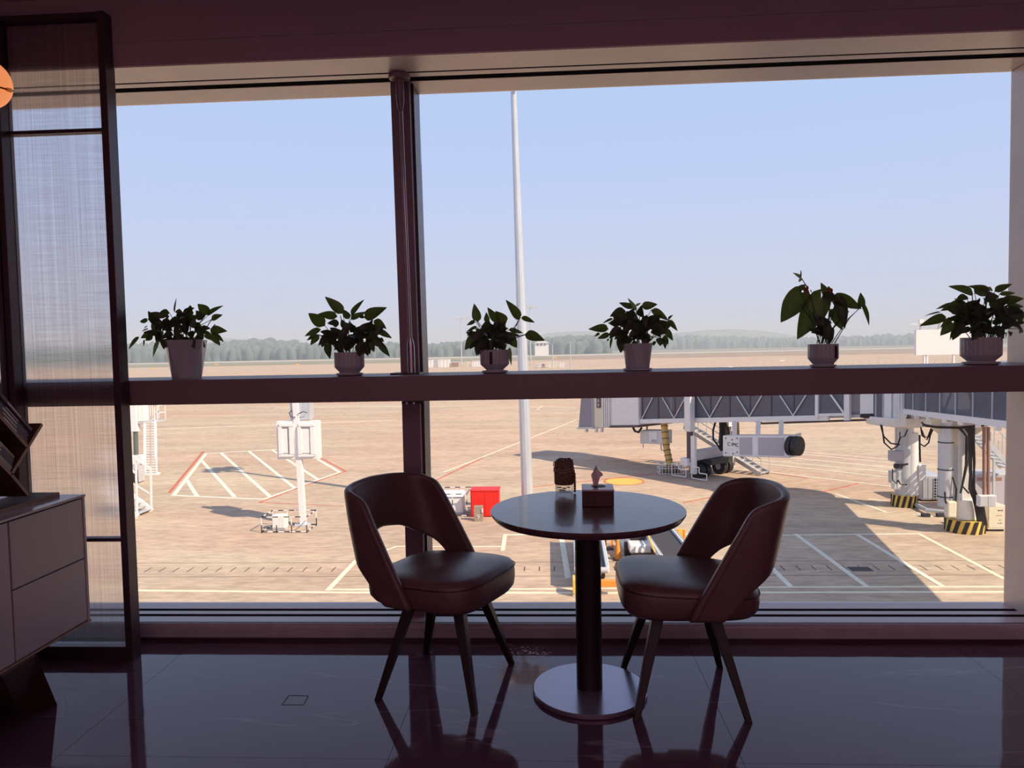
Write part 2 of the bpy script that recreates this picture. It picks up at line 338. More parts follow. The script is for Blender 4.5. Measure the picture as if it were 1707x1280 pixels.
# fascia over the window, with a shadow seam
b = MB(); b.bb((-3.6, 3.23, 2.695), (4.2, 3.52, 2.795)); b.bb((-3.6, 3.233, 2.795), (4.2, 3.52, 2.80)); b.bb((-3.6, 3.23, 2.80), (4.2, 3.90, 3.0)); fas = struct(b.build('trim_fascia', 'fascia'))
b = MB(); b.bb((-3.6, 3.2305, 2.688), (4.2, 3.41, 2.696)); struct(b.build('trim_soffit', 'soffit'))
# deep window channel: head and sill strips with black grooves
wb0 = MB(); wb0.bb((-3.6, 3.40, 2.690), (4.2, 3.715, 2.80)); wf = struct(wb0.build('window_1', 'gasket'))
def rail(name, y0, y1, z0, z1, mt, bev=0):
    b = MB(); b.bb((-3.6, y0, z0), (2.243, y1, z1)); return b.build(name, mt, wf, bevel=bev)
rail('head_rail', 3.426, 3.474, 2.688, 2.690, 'soffit', .002); rail('head_rail', 3.53, 3.715, 2.688, 2.690, 'soffit', .002)
rail('sill_rail', 3.43, 3.514, .0775, .080, 'frame', .002); rail('sill_rail', 3.546, 3.590, .0775, .080, 'frame', .002); rail('sill_rail', 3.622, 3.72, .0775, .080, 'frame', .002)
rail('sill_groove', 3.43, 3.72, -.05, .0775, 'gasket')
# rounded plinth at floor
b = MB(); prof = [(3.41, 0), (3.41, .058), (3.412, .068), (3.418, .076), (3.428, .080), (3.44, .080), (3.44, -.12), (3.41, -.12)]
b.prism([(-3.6, y, z) for y, z in prof], (7.8, 0, 0)); struct(b.build('baseboard_front', 'plinth', smooth=True))
b = MB(); b.bb((-3.6, 3.400, 0), (2.3, 3.4105, .014)); struct(b.build('trim_floor_joint', 'darkmetal'))
# glass
def pane(x0, x1, z0, z1):
    b = MB(); b.bb((x0, 3.700, z0), (x1, 3.708, z1)); return b.build('glass_pane', 'glass', wf)
pane(-3.6, -.745, 1.283, 2.69); pane(-.640, 2.25, 1.283, 2.69); pane(-3.6, -.745, .078, 1.17); pane(-.640, 2.25, .078, 1.17)
# mullion (slightly out of plumb as photographed)
def slab(mb, pts, y0, y1): mb.hexa([(p[0], y0, p[1]) for p in pts], [(p[0], y1, p[1]) for p in pts])
b = MB(); slab(b, [(-0.7306, 1.17), (-0.642, 1.17), (-0.655, 2.69), (-0.7454, 2.69)], 3.51, 3.72); b.build('mullion_post', 'mullion', wf)
b = MB(); slab(b, [(-0.642, 1.17), (-0.630, 1.17), (-0.643, 2.69), (-0.655, 2.69)], 3.56, 3.72); b.build('mullion_edge', 'darkmetal', wf)
b = MB(); slab(b, [(-0.7326, .05), (-0.644, .05), (-0.642, 1.17), (-0.7306, 1.17)], 3.51, 3.72); b.build('mullion_post', 'mullion', wf)
b = MB(); slab(b, [(-0.644, .05), (-0.634, .05), (-0.630, 1.17), (-0.642, 1.17)], 3.56, 3.72); b.build('mullion_edge', 'darkmetal', wf)
b = MB(); b.bb((-.725, 3.48, 1.140), (-.617, 3.51, 1.169)); b.build('mullion_bracket', 'darkmetal', wf)
for x in (-.70, -.665):
    b = MB(); b.cyl((x, 3.477, 1.143), (x, 3.51, 1.143), .006, n=8); b.build('bracket_bolt', 'steel', wf)
b = MB(); b.bb((-.765, 3.42, 1.283), (-.625, 3.57, 1.292)); b.build('mullion_foot', 'darkmetal', wf)
# right jamb
b = MB(); b.bb((2.243, 3.23, -.02), (4.2, 3.709, 2.688)); struct(b.build('trim_jamb', 'soffit', bevel=.003))
# transom ledge
b = MB(); b.bb((-3.6, 3.25, 1.169), (4.2, 3.715, 1.283)); struct(b.build('trim_ledge', 'paint', bevel=.004))
# steel rod with flange in front of the mullion
ry = 3.435; ro_ = (-.665, ry, 1.292)
t = thing('tension_rod', 'slim steel support rod with round ceiling flange before the window mullion', 'rod', ro_)
b = MB(ro_); b.cyl((-.666, ry, 1.46), (-.683, ry, 2.56), .0088, n=12); b.build('rod_shaft', 'steel', t, smooth=True)
b = MB(ro_); b.tube([(-.664, ry, 1.292), (-.665, ry, 1.42), (-.666, ry, 1.46)], [.018, .018, .0098], 14); b.build('rod_sleeve', 'steel', t, smooth=True)
b = MB(ro_); b.tube([(-.6835, ry, 2.52), (-.684, ry, 2.55), (-.684, ry, 2.562), (-.6842, ry, 2.565), (-.686, ry, 2.672)], [.011, .0165, .017, .019, .019], 14); b.build('rod_sleeve', 'mullion', t, smooth=True)
b = MB(ro_); b.lathe((-.686, ry, 2.662), [(.03, 0), (.048, .004), (.051, .012), (.049, .026)], 28); b.build('rod_flange', 'mullion', t, smooth=True)
# ================================================================== WOVEN GLASS SCREEN
t = thing('room_screen', 'tall dark framed screen with woven translucent glass panels beside the window', 'screen', (-2.15, 3.2, 0))
so = (-2.15, 3.2, 0)
def sp_(name, a, b_, mt, bv=0, lab=None):
    q = MB(so); q.bb(a, b_); return q.build(name, mt, t, bevel=bv, label=lab)
sp_('screen_post', (-1.970, 3.17, 0), (-1.938, 3.24, 2.915), 'darkmetal', .002)
sp_('screen_post', (-2.490, 3.16, 0), (-2.425, 3.24, 2.915), 'darkmetal', .002)
sp_('screen_post', (-2.490, 1.55, 0), (-2.425, 1.62, 2.915), 'darkmetal', .002)
for z in (.556, 2.408):
    sp_('screen_rail', (-2.425, 3.195, z-.008), (-1.970, 3.235, z+.008), 'darkmetal')
    sp_('screen_rail', (-2.475, 1.62, z-.008), (-2.435, 3.16, z+.008), 'darkmetal')
sp_('screen_rail', (-2.425, 3.18, 2.89), (-1.970, 3.24, 2.915), 'darkmetal'); sp_('screen_rail', (-2.490, 1.62, 2.89), (-2.425, 3.16, 2.915), 'darkmetal')
sp_('screen_base', (-2.425, 3.18, 0), (-1.970, 3.24, .062), 'darkmetal'); sp_('screen_base', (-2.490, 1.62, 0), (-2.425, 3.16, .062), 'darkmetal')
for z0, z1 in ((.062, .548), (.564, 2.400), (2.416, 2.89)):
    sp_('glass_panel', (-2.425, 3.212, z0), (-1.970, 3.220, z1), 'screen'); sp_('glass_panel', (-2.459, 1.62, z0), (-2.451, 3.16, z1), 'screen')
# ================================================================== CHAIRS
def sup(a, b_, n, th):
    c, s_ = math.cos(th), math.sin(th)
    return a*math.copysign(abs(c)**(2/n), c), b_*math.copysign(abs(s_)**(2/n), s_)
def lerp(tab, x):
    for (a, fa), (b_, fb) in zip(tab, tab[1:]):
        if x <= b_: return fa+(fb-fa)*max(0, (x-a))/(b_-a)
    return tab[-1][1]
XF = [(.36, .03), (.385, .02), (.46, -.015), (.65, -.125), (.76, -.190), (.80, -.218), (.84, -.25)]
def shell_pt(u, z, off=0):
    w_ = lerp([(.36, .262), (.5, .268), (.7, .262), (.84, .245)], z)
    xb = lerp([(.38, -.29), (.55, -.318), (.83, -.385)], z); xs_ = lerp([(.38, -.12), (.84, -.24)], z); xf = lerp(XF, z)
    pts = [V((xf, w_))] if xf > xs_ else []
    for k in range(25):
        th = math.pi/2*k/24; x = xs_-(xs_-xb)*math.sin(th)**(2/2.7); y = w_*math.cos(th)**(2/2.7)
        if x <= xf: pts.append(V((x, y)))
    L = [0]
    for a, b_ in zip(pts, pts[1:]): L.append(L[-1]+(b_-a).length)
    s_ = (1-abs(u))*L[-1]
    for i in range(len(pts)-1):
        if s_ <= L[i+1]+1e-9:
            p = pts[i].lerp(pts[i+1], (s_-L[i])/max(1e-6, L[i+1]-L[i])); break
    else: p = pts[-1]
    return V((p.x, p.y*(1 if u >= 0 else -1), z))
def bot(u):
    a = abs(u)
    return lerp([(0, .625), (.3, .605), (.5, .550), (.57, .530), (.63, .506), (.67, .478), (.70, .445), (.72, .415), (.737, .386), (1, .386)], a)
def top(u):
    a = abs(u); return lerp([(0, .848), (.4, .842), (.75, .832), (.90, .826), (.96, .815), (1, .79)], a)
def make_chair(label, loc, rz, sw=0, off=(0, 0)):
    t = thing('dining_chair', label, 'chair', loc, rz, 'brown leather dining chairs at the round table')
    UPR = []
    b = MB(); us = [-1, -.97, -.92, -.87, -.82, -.78, -.75, -.73, -.715, -.70, -.685, -.67, -.655, -.635, -.62, -.60, -.58, -.54, -.5, -.44, -.38, -.3, -.2, -.1]; us = us+[0]+[-x for x in us[::-1]]
    NV = 15
    def P(i, j):
        u = us[i]; z0, z1 = bot(u), top(u); return shell_pt(u, z0+(z1-z0)*j/(NV-1))
    b.grid(P, len(us), NV); br_ = b.build('backrest', 'leather', t, smooth=2, solid=.034, sub=1); UPR.append(br_)
    # stitched seams just inside the rim of the shell, on its outer face
    for s_ in (-1, 1):
        b = MB(); b.tube([shell_pt(s_*.955, z)+V((-.004, s_*.0165, 0)) for z in (.40, .46, .52, .58, .65, .71, .76)], .0016, 6); b.build('seam', 'seam', br_, smooth=True)
    b = MB(); n = 48; prof = [(.372, .5), (.373, .86), (.38, .93), (.40, .985), (.43, 1), (.455, .999), (.475, .985), (.488, .945), (.496, .86), (.501, .6), (.503, .25)]
    vs = []
    for z, k in prof:
        for j in range(n):
            x, y = sup(.265, .25, 4.2, 2*math.pi*j/n); y *= (1.0-.02*(-x)/.265 if x < 0 else 1); vs.append(V((x*k-.015, y*k, z+(.012*(x/.26) if z > .46 else 0))))
    m_ = len(prof); b.add(vs, [(i*n+j, i*n+(j+1) % n, (i+1)*n+(j+1) % n, (i+1)*n+j) for i in range(m_-1) for j in range(n)]+[tuple(range(n-1, -1, -1)), tuple(range((m_-1)*n, m_*n))])
    se_ = b.build('seat', 'leather', t, smooth=2); UPR.append(se_)
    b = MB(); b.tube([V((sup(.265, .25, 4.2, a/64*6.2832)[0]*1.001-.015, sup(.265, .25, 4.2, a/64*6.2832)[1]*1.001*(1.0-.02*max(0, -sup(.265, .25, 4.2, a/64*6.2832)[0])/.265), .470+.012*sup(.265, .25, 4.2, a/64*6.2832)[0]/.26)) for a in range(65)], .0022, 6); b.build('piping', 'seam', se_, smooth=True)
    for o_ in UPR: o_.rotation_euler = (0, 0, sw); o_.location = (off[0], off[1], 0)
    b = MB(); b.box((0, 0, .362), (.26, .26, .02)); b.cyl((0, 0, .372), (0, 0, .38), .10); b.build('swivel_plate', 'blackwood', t, bevel=.003)
    for sx in (-1, 1):
        for sy in (-1, 1):
            a, c_ = V((sx*.105, sy*.115, .368)), V((sx*.207, sy*.230, 0)); q = MB()
            f_ = lambda p, h: [p+V((i*h, j*h, 0)) for i, j in ((-1, -1), (1, -1), (1, 1), (-1, 1))]
            q.hexa(f_(c_, .0125), f_(a, .0225)); q.build('leg', 'blackwood', t, bevel=.003)
    return t
make_chair('brown leather chair left of the round table, its seat turned towards the camera', (-.456, 2.99, 0), math.radians(-15), math.radians(-11), (.0, .0))
make_chair('brown leather chair right of the round table, facing left', (.502, 2.90, 0), math.radians(180))
# ================================================================== TABLE
t = thing('pedestal_table', 'round dark wooden pedestal table with disc base between the two chairs', 'table', (.135, 2.90, 0))
b = MB(); b.lathe((0, 0, 0), [(.28, .712), (.345, .714), (.374, .722), (.3880, .742), (.3885, .7485), (.387, .750), (.3, .750)], 96); b.build('tabletop', 'tabletop', t, smooth=True)
b = MB(); b.lathe((0, 0, 0), [(.052, .018), (.052, .70), (.11, .702), (.11, .714)], 40); b.build('column', 'blackwood', t, smooth=True)
b = MB(); b.lathe((0, 0, 0), [(.226, 0), (.231, .004), (.231, .016), (.227, .020), (.1, .021)], 80); b.build('base', 'tablebase', t, smooth=True)
# tissue box
p = onz(998, 845, .75); t = thing('tissue_box', 'square dark wooden tissue box standing on the round table', 'box', (p.x, p.y+.06, .75), math.radians(-2))
b = MB(); b.box((0, 0, .034), (.128, .128, .064)); b.build('box_body', 'boxwood', t, bevel=.002)
b = MB(); b.box((0, 0, .068), (.13, .13, .006)); b.build('box_lid', 'boxtop', t, bevel=.001)
b = MB(); b.lathe((.004, .012, .0712), [(.030, 0), (.030, .0006), (.001, .0006)], 24); b.build('slot', 'ink', t)
b = MB()
def TP(i, j):
    s_ = i/8; h = j/9
    wv = lerp([(0, .016), (.3, .026), (.55, .040), (.62, .030), (1, .001)], h)
    return V((-.008+.004*h+(s_-.5)*wv+(.010 if .5 < h < .75 and s_ > .7 else 0), .008+.006*math.sin(s_*5+h*2)+.01*h, .071+h*.085))
b.grid(TP, 9, 10); b.build('tissue', 'paper', t, smooth=2, solid=.0012)
# covered cup
p = onz(941, 823, .75); t = thing('covered_jar', 'glass jar in a brown knitted cover with pale cords on the table', 'jar', (p.x, p.y+.035, .75))
b = MB(); b.lathe((0, 0, 0), [(.034, .0), (.040, .004), (.041, .012), (.041, .036), (.040, .040), (.03, .040)], 36); b.build('jar_base', 'jarglass', t, smooth=True)
b = MB(); b.lathe((0, 0, 0), [(.041, .038), (.0435, .042), (.044, .06), (.0445, .09), (.0445, .098), (.042, .101), (.0435, .106), (.044, .12), (.043, .134), (.038, .140), (.02, .141)], 36, lambda j, n, z: 1+.012*math.sin(j*2.7+z*90)); b.build('knit_cover', 'brown', t, smooth=True)
for z in (.098, .108):
    b = MB(); b.tube([(.0465*math.cos(a/32*6.2832), .0465*math.sin(a/32*6.2832), z+.002*math.sin(a)) for a in range(33)], .0017, 6); b.build('cord_wrap', 'cord', t, smooth=True)
b = MB()
for k in range(3):
    b.tube([((.036-.004*k)*math.cos(a/20*6.2832+k)+.003, (.036-.004*k)*math.sin(a/20*6.2832+k), .142+.003*k+.003*math.sin(a*1.3)) for a in range(21)], .0024, 6)
b.tube([(-.033, -.025, .145), (-.046, -.02, .138), (-.047, -.018, .122)], .002, 6); b.build('tie_string', 'brown', t, smooth=True)
b = MB(); b.tube([(.044, -.015, .10), (.046, -.014, .07), (.047, -.016, .03), (.046, -.02, .004)], .0045, 6)
for k in range(9): b.lathe((.0465, -.016, .006+.0095*k), [(.003, 0), (.0062, .002), (.0062, .005), (.003, .007)], 8)
b.build('tassel_cord', 'brown', t, smooth=True)
for k, (x, z, wd) in enumerate([(-.022, .030, .02), (.0, .026, .018), (.018, .030, .012), (-.01, .018, .03)]):
    b = MB(); b.bb((x-wd/2, -.0425, z-.002), (x+wd/2, -.0385, z+.002)); b.build('label_print', 'ink', t)
# ================================================================== PLANTS
def leafmesh(name, mt, heart=.0, wid=.5, curl=.16):
    b = MB(); n = 9; L = []
    for i in range(n+1):
        x = i/n
        wv = wid*.5*(math.sin(math.pi*min(1, x**.62))**.85 if x < 1 else 0)*(1.05-.15*x)
        if i == 0: wv = .02
        L.append((x, max(wv, .0)))
    rows = []
    for (x, wv) in L:
        back = -heart*.22*(1-x)**3
        droop = -curl*x*x
        for k in (-1, -.55, 0, .55, 1):
            xx = x+(back*abs(k) if x < .4 else 0)
            if x < .15 and heart: xx = x-heart*.16*abs(k)
            ww = wv if not (heart and x < .15) else max(wv, wid*.30*(.6+x*2.6))
            rows.append(V((xx, k*ww, droop+abs(k)*ww*.42-.05*abs(k)**3*ww)))
    b.add(rows, [(i*5+k, (i+1)*5+k, (i+1)*5+k+1, i*5+k+1) for i in range(n) for k in range(4)])
    me = bpy.data.meshes.new(name); me.from_pydata(b.v, [], b.f); me.materials.append(M[mt])
    me.polygons.foreach_set('use_smooth', [True]*len(me.polygons)); return me
LM = [leafmesh('leaf', 'leaf', 0, .5, .10), leafmesh('leaf', 'leafdark', 0, .52, .2), leafmesh('leaf', 'leafpale', 0, .5, .12), leafmesh('heart_leaf', 'leaf', 1, .62, .08), leafmesh('heart_leaf', 'leafdark', 1, .62, .2)]
def place_leaf(root, me, base, tip, width, nrm, name='leaf'):
    wid_ = .62 if me.name.startswith('heart') else .5
    base, tip = V(base), V(tip); d = tip-base; L = d.length; x = d.normalized(); n_ = V(nrm); n_ = (n_-x*n_.dot(x)); n_.normalize(); y = n_.cross(x)
    o = bpy.data.objects.new(name, me); C.objects.link(o); o.parent = root
    mt = Matrix((x*L, y*(width/wid_), n_*L*.8)).transposed().to_4x4(); mt.translation = base; o.matrix_local = mt
    return o
def plant(name, label, pbase, ox, oy, sc, leaves, fill, stems, potfn, nfill=26, cat='plant', heart=0, rim=.115, yd=3.42):
    bp = ony(pbase[0], pbase[1], yd); loc = V((bp.x, yd, 1.283)); mpp = yd/F*1.0
    t = thing(name, label, cat, loc, 0, 'potted plants on the window ledge')
    potfn(t)
    def at(zx, zy, dy=0):
        p = ony(ox+zx/sc, oy+zy/sc, yd+dy); return p-loc
    rnd = random.Random(int(ox))
    for k, lf in enumerate(leaves):
        (bx, by, tx, ty, wz) = lf[:5]; mi = lf[5] if len(lf) > 5 else (3 if heart else 0)
        dy = rnd.uniform(-.025, .045); dt = rnd.uniform(-.03, .03)
        pb, pt = at(bx, by, dy), at(tx, ty, dy+dt)
        side = 1
        nr = V((rnd.uniform(-.35, .35), -1, rnd.uniform(.15, .8)))
        place_leaf(t, LM[mi], pb, pt, wz/sc*mpp*1.08, nr)
        if wz > 55 and rnd.random() < .75:
            b = MB(); root_ = V((pb.x*.25+rnd.uniform(-.02, .02), rnd.uniform(-.02, .02), rim-.005)); mid = root_.lerp(pb, .55)+V((0, 0, .02)); b.tube([root_, mid, pb, pb.lerp(pt, .12)], [.0022, .0018, .0014, .0008], 5); b.build('stem', 'stem', t, smooth=True)
    fx0, fx1, fy0, fy1 = fill; k = 0
    nfill = int(nfill*1.75)
    while k < nfill:
        a = rnd.uniform(0, 6.283); rr = rnd.random()**.5
        zx = (fx0+fx1)/2+(fx1-fx0)/2*rr*math.cos(a)*.80; zy = (fy0+fy1)/2+(fy1-fy0)/2*rr*math.sin(a)*.85+(fy1-fy0)*.04
        pb = at(zx, zy, rnd.uniform(-.06, .035)); cx = (fx0+fx1)/2
        pb.y = max(-.09, min(.085, pb.y))
        out_ = V(((zx-cx)/(fx1-fx0)*2.0+rnd.uniform(-.6, .6), rnd.uniform(-.8, .35), rnd.uniform(-.9, .5))); out_.normalize()
        L = rnd.uniform(.048, .074)*(1.1 if heart else 1); pt = pb+out_*L
        if pt.y > .12: continue
        place_leaf(t, LM[(4 if heart else 1)], pb, pt, L*rnd.uniform(.5, .62), V((rnd.uniform(-.4, .4), -1, rnd.uniform(-.1, .8)))); k += 1
    for k in range(7):
        a = rnd.uniform(0, 6.28); b = MB(); zx = fx0+(fx1-fx0)*rnd.uniform(.2, .8); e_ = at(zx, fy0+(fy1-fy0)*rnd.uniform(.3, .6), rnd.uniform(-.03, .03)); r_ = V((e_.x*.3+.02*math.cos(a), .02*math.sin(a), rim-.006))
        b.tube([r_, r_.lerp(e_, .5)+V((0, 0, .01)), e_], .0018, 5); b.build('stem', 'stem', t, smooth=True)
    for st in stems:
        b = MB(); b.tube([at(*q) for q in st], .0021, 6); b.build('stem', 'stem', t, smooth=True)
    return t, at
def pot_facet(rb, rt, h, n=8, saucer=0):
    def f_(t):
        b = MB(); vs = []; z0 = .014 if saucer else 0
        for j in range(n):
            a = 2*math.pi*(j+.2)/n; vs.append((rb*math.cos(a), rb*math.sin(a), z0))
        for j in range(n):
            a = 2*math.pi*(j+.7)/n; vs.append((rt*math.cos(a), rt*math.sin(a), h))
        for j in range(n):
            a = 2*math.pi*(j+.7)/n; vs.append((rt*.92*math.cos(a), rt*.92*math.sin(a), h))
        for j in range(n):
            a = 2*math.pi*(j+.7)/n; vs.append((rt*.90*math.cos(a), rt*.90*math.sin(a), h-.02))
        fs = []
        for j in range(n):
            k = (j+1) % n; fs += [(j, k, n+j), (k, n+k, n+j), (n+j, n+k, 2*n+k, 2*n+j), (2*n+j, 2*n+k, 3*n+k, 3*n+j)]
        fs += [tuple(range(n-1, -1, -1)), tuple(range(3*n, 4*n))]
        b.add(vs, fs); b.build('pot', 'pot', t, bevel=.0015)
        b = MB(); b.lathe((0, 0, h-.019), [(rt*.84, 0), (rt*.8, .005), (.01, .008)], 20); b.build('soil', 'soil', t)
        if saucer:
            b = MB(); b.lathe((0, 0, 0), [(saucer*.86, 0), (saucer, .004), (saucer, .012), (saucer*.93, .013), (saucer*.9, .006), (.02, .006)], 40); b.build('saucer', 'pot', t, smooth=True)
    return f_
def pot_rib(r, h, rb, n=20, saucer=.064, label=None):
    def f_(t):
        b = MB(); N = n*6
        fn = lambda j, n_, z: 1 if z < .034 or z > h+.0001 else 1-.035*max(0, math.cos(6.28318*j/6.0))**4
        b.lathe((0, 0, 0), [(rb, .010), (rb*1.0, .018), (rb*1.04, .020), (r*.99, .042), (r, .046), (r, h-.004), (r*.995, h), (r*.93, h+.0002), (r*.91, h-.018)], N, fn); b.build('pot', 'pot', t, smooth=True)
        b = MB(); b.lathe((0, 0, h-.017), [(r*.86, 0), (r*.8, .006), (.01, .009)], 24); b.build('soil', 'soil', t)
        b = MB(); b.lathe((0, 0, 0), [(saucer*.82, 0), (saucer, .006), (saucer, .012), (saucer*.95, .0135), (saucer*.9, .008), (.02, .008)], 48); b.build('saucer', 'pot', t, smooth=True)
        if label is not None:
            a = math.radians(label); b = MB(); R = Matrix.Rotation(a, 3, 'Z'); b.box((r*math.cos(a), r*math.sin(a), h*.66), (.003, .014, h*.52), R); b.build('pot_label', 'potdark', t)
    return f_
P1 = [(330,440,215,440,75),(420,430,530,785,120),(390,600,230,665,100),(215,650,60,818,55),(480,700,388,920,60,2),(690,330,708,120,24),(742,345,750,272,80),(890,320,893,225,90),(1150,350,985,205,130),(1130,365,1325,225,85),(1180,420,1325,350,110),(1165,560,1385,570,120),(1190,600,1290,768,110),(1230,610,1345,722,60),(1110,600,1175,695,90),(720,680,632,835,160),(330,510,265,545,20),(400,640,290,700,80),(285,690,275,780,22),(340,540,240,580,18),(620,330,410,385,120,1),(940,330,760,370,130,1),(1060,420,980,300,110,1)]
plant('pothos_plant', 'trailing leafy plant in a tall faceted white planter, leftmost on the ledge', (312, 628), 205, 480, 8.0, P1, (330, 1120, 290, 720), [[(1110, 540), (1160, 450), (1190, 420)], [(1170, 570), (1200, 520), (1230, 480)]], pot_facet(.067, .098, .186, 7), 34, rim=.186)
P2 = [(630,350,388,108,150),(555,395,280,350,115),(385,520,145,335,160),(330,570,92,658,90),(300,640,180,787,95),(270,640,130,720,60),(400,690,335,810,110,1),(430,760,437,972,115,1),(720,420,625,290,90),(750,375,915,148,95),(930,410,1228,262,160),(1060,445,1237,558,110),(1120,590,1310,688,85),(1140,690,1207,742,45),(1130,755,1280,948,90),(1010,740,1062,885,85),(965,790,958,852,50),(740,430,965,318,80),(560,480,405,470,90,1),(900,420,890,360,60,1)]
plant('leafy_plant', 'bushy plant with broad pointed leaves in ribbed white pot left of the mullion', (583, 621), 495, 480, 8.2556, P2, (330, 1170, 450, 830), [[(610, 440), (600, 380)], [(750, 430), (752, 370)]], pot_rib(.0705, .112, .048, 18, .064), 38)
P3 = [(370,450,308,183,130),(500,460,493,312,80),(645,470,513,228,125),(770,478,625,285,150),(980,420,788,123,145),(1005,395,1213,457,90),(1060,640,1360,718,175),(330,450,195,500,75),(360,530,185,598,60),(290,580,203,668,50),(340,660,168,868,150),(390,760,347,952,105,1),(820,570,1042,615,75),(860,640,988,662,60),(850,700,946,838,120),(835,830,855,1098,55,2),(560,480,400,520,120,1),(600,470,760,560,120,1)]
plant('leafy_plant', 'sparse plant with long side shoots in a ribbed white pot with a dark label', (825, 617), 755, 485, 8.83, P3, (300, 840, 500, 800), [[(860, 680), (915, 540), (975, 425)], [(772, 600), (770, 475)], [(400, 520), (350, 440)], [(830, 700), (930, 690), (1060, 645)], [(500, 500), (500, 450)]], pot_rib(.0685, .110, .042, 18, .062, -100), 26)
P4 = [(390,560,92,550,140),(460,410,295,472,45),(640,290,412,352,150,1),(740,260,545,158,110),(800,290,678,98,60,2),(790,220,872,172,36,2),(880,235,1118,188,120),(1020,280,1290,430,130),(1270,420,1337,350,50),(1270,430,1410,585,75),(1225,560,1346,732,90),(1225,650,1222,858,80),(1240,680,1277,805,40),(1160,690,1152,805,120,1),(1060,735,1060,812,60),(600,665,568,918,145,1),(450,680,408,862,38),(410,640,222,697,85),(260,620,183,670,40),(390,700,373,745,28),(560,400,500,520,150,1),(770,330,640,340,90,2)]
plant('leafy_plant', 'dense plant with drooping leaves in a smooth tapered white pot', (1063, 613), 970, 485, 8.83, P4, (450, 1220, 270, 760), [[(800, 500), (780, 300)], [(860, 520), (1050, 700)]], pot_facet(.056, .069, .128, 10, .067), 40, rim=.128)
P5 = [(330,340,78,694,235,3),(560,400,278,895,260,3),(630,390,562,215,95,0),(665,370,800,585,85,2),(700,560,822,782,150,3),(750,420,1055,520,190,3),(1035,500,1030,338,80),(1045,500,1143,732,75),(560,830,545,640,80,1),(620,850,650,650,100,1),(680,750,722,858,40,1),(770,420,850,760,130,4),(655,350,600,500,130,4),(300,300,380,240,60),(690,530,680,600,60,2),(430,320,468,350,45,1)]
t5, at5 = plant('anthurium_plant', 'tall anthurium with heart leaves and red flowers in labelled ribbed pot', (1372, 605), 1290, 440, 7.11, P5, (500, 720, 640, 860), [[(575, 860), (520, 700), (440, 400), (380, 250), (325, 165)], [(560, 860), (430, 640), (310, 480)], [(590, 860), (600, 700), (595, 540)], [(600, 860), (650, 620), (665, 470)], [(620, 860), (760, 700), (890, 560)], [(560, 860), (500, 750), (460, 700)], [(640, 840), (720, 730), (780, 660)]], pot_rib(.0665, .108, .046, 18, .058, -55), 5, heart=1)
def bud(at, pts, r, mt='flower', nm='flower'):
    b = MB(); b.tube([at(*q) for q in pts], r, 8); b.build(nm, mt, t5, smooth=True)
bud(at5, [(318, 165), (321, 120), (320, 75)], [.003, .0035, .0015], 'leafdark', 'spadix')
place_leaf(t5, LM[2], at5(322, 165), at5(230, 98), .018, (0.2, -1, .3), 'spathe'); place_leaf(t5, LM[2], at5(322, 170), at5(295, 215), .014, (0.2, -1, .3), 'spathe')
bud(at5, [(400, 350), (370, 300), (350, 270)], [.004, .011, .003]); bud(at5, [(400, 300), (395, 270), (385, 255)], [.006, .006, .002]); bud(at5, [(685, 370), (665, 310), (645, 265)], [.004, .010, .003]); bud(at5, [(683, 345), (688, 310), (688, 285)], [.004, .005, .001])
P6 = [(840,240,528,122,130),(1060,195,775,125,90),(860,230,1060,190,150,1),(760,270,612,320,100),(1130,205,1362,98,95),(1190,245,1420,222,60),(1060,190,1085,145,70),(1230,340,1525,292,120),(1290,400,1525,405,80),(740,350,408,455,120),(570,370,345,437,50),(410,480,188,528,22),(475,540,138,658,115),(560,560,403,685,70),(560,620,408,793,130),(650,670,568,858,115,1),(545,750,537,868,25),(1340,465,1442,470,50),(1400,570,1530,495,120),(1420,620,1530,620,90),(1440,700,1520,725,110),(1270,760,1284,858,90),(1330,740,1340,800,50),(1455,730,1467,778,20),(1000,300,1190,260,140,1),(1250,560,1500,680,130,1),(1320,520,1480,560,110,1)]
plant('leafy_plant', 'large spreading plant in a wide ribbed white pot, rightmost on the ledge', (1635, 600), 1517, 460, 8.0, P6, (560, 1440, 260, 770), [[(840, 500), (830, 250)], [(1060, 400), (1060, 200)]], pot_rib(.083, .124, .056, 22, .077), 52, rim=.124)
# ================================================================== SIDEBOARD
t = thing('sideboard', 'low grey lacquered sideboard with push-open drawers at the left edge', 'cabinet', (-2.12, 1.9, 0))
so2 = (-2.12, 1.9, 0)
def cb(name, a, b_, mt, par=None, bv=.0015):
    q = MB(so2); q.bb(a, b_); o = q.build(name, mt, par or t, bevel=bv); return o
cb('cabinet_body', (-2.33, .72, .325), (-1.925, 2.82, .828), 'darkmetal'); cb('cabinet_top', (-2.34, .71, .832), (-1.897, 2.832, .841), 'cabtop'); cb('cabinet_base', (-2.34, .71, .318), (-1.897, 2.832, .325), 'woodedge')
cb('side_panel', (-2.335, 2.815, .325), (-1.90, 2.83, .832), 'cab')
for (a, c_, z0, z1) in ((2.419, 2.813, .329, .580), (2.419, 2.813, .585, .826), (2.02, 2.411, .329, .826), (1.62, 2.014, .329, .826), (1.22, 1.614, .329, .580), (1.22, 1.614, .585, .826), (.72, 1.214, .329, .826)):
    cb('drawer_front' if z1-z0 < .3 else 'cabinet_door', (-1.925, a, z0), (-1.902, c_, z1), 'cab')
tl = [onz(4, 1127, .32), onz(61, 1091, .32), onz(96, 1175, 0), onz(33, 1193, 0)]
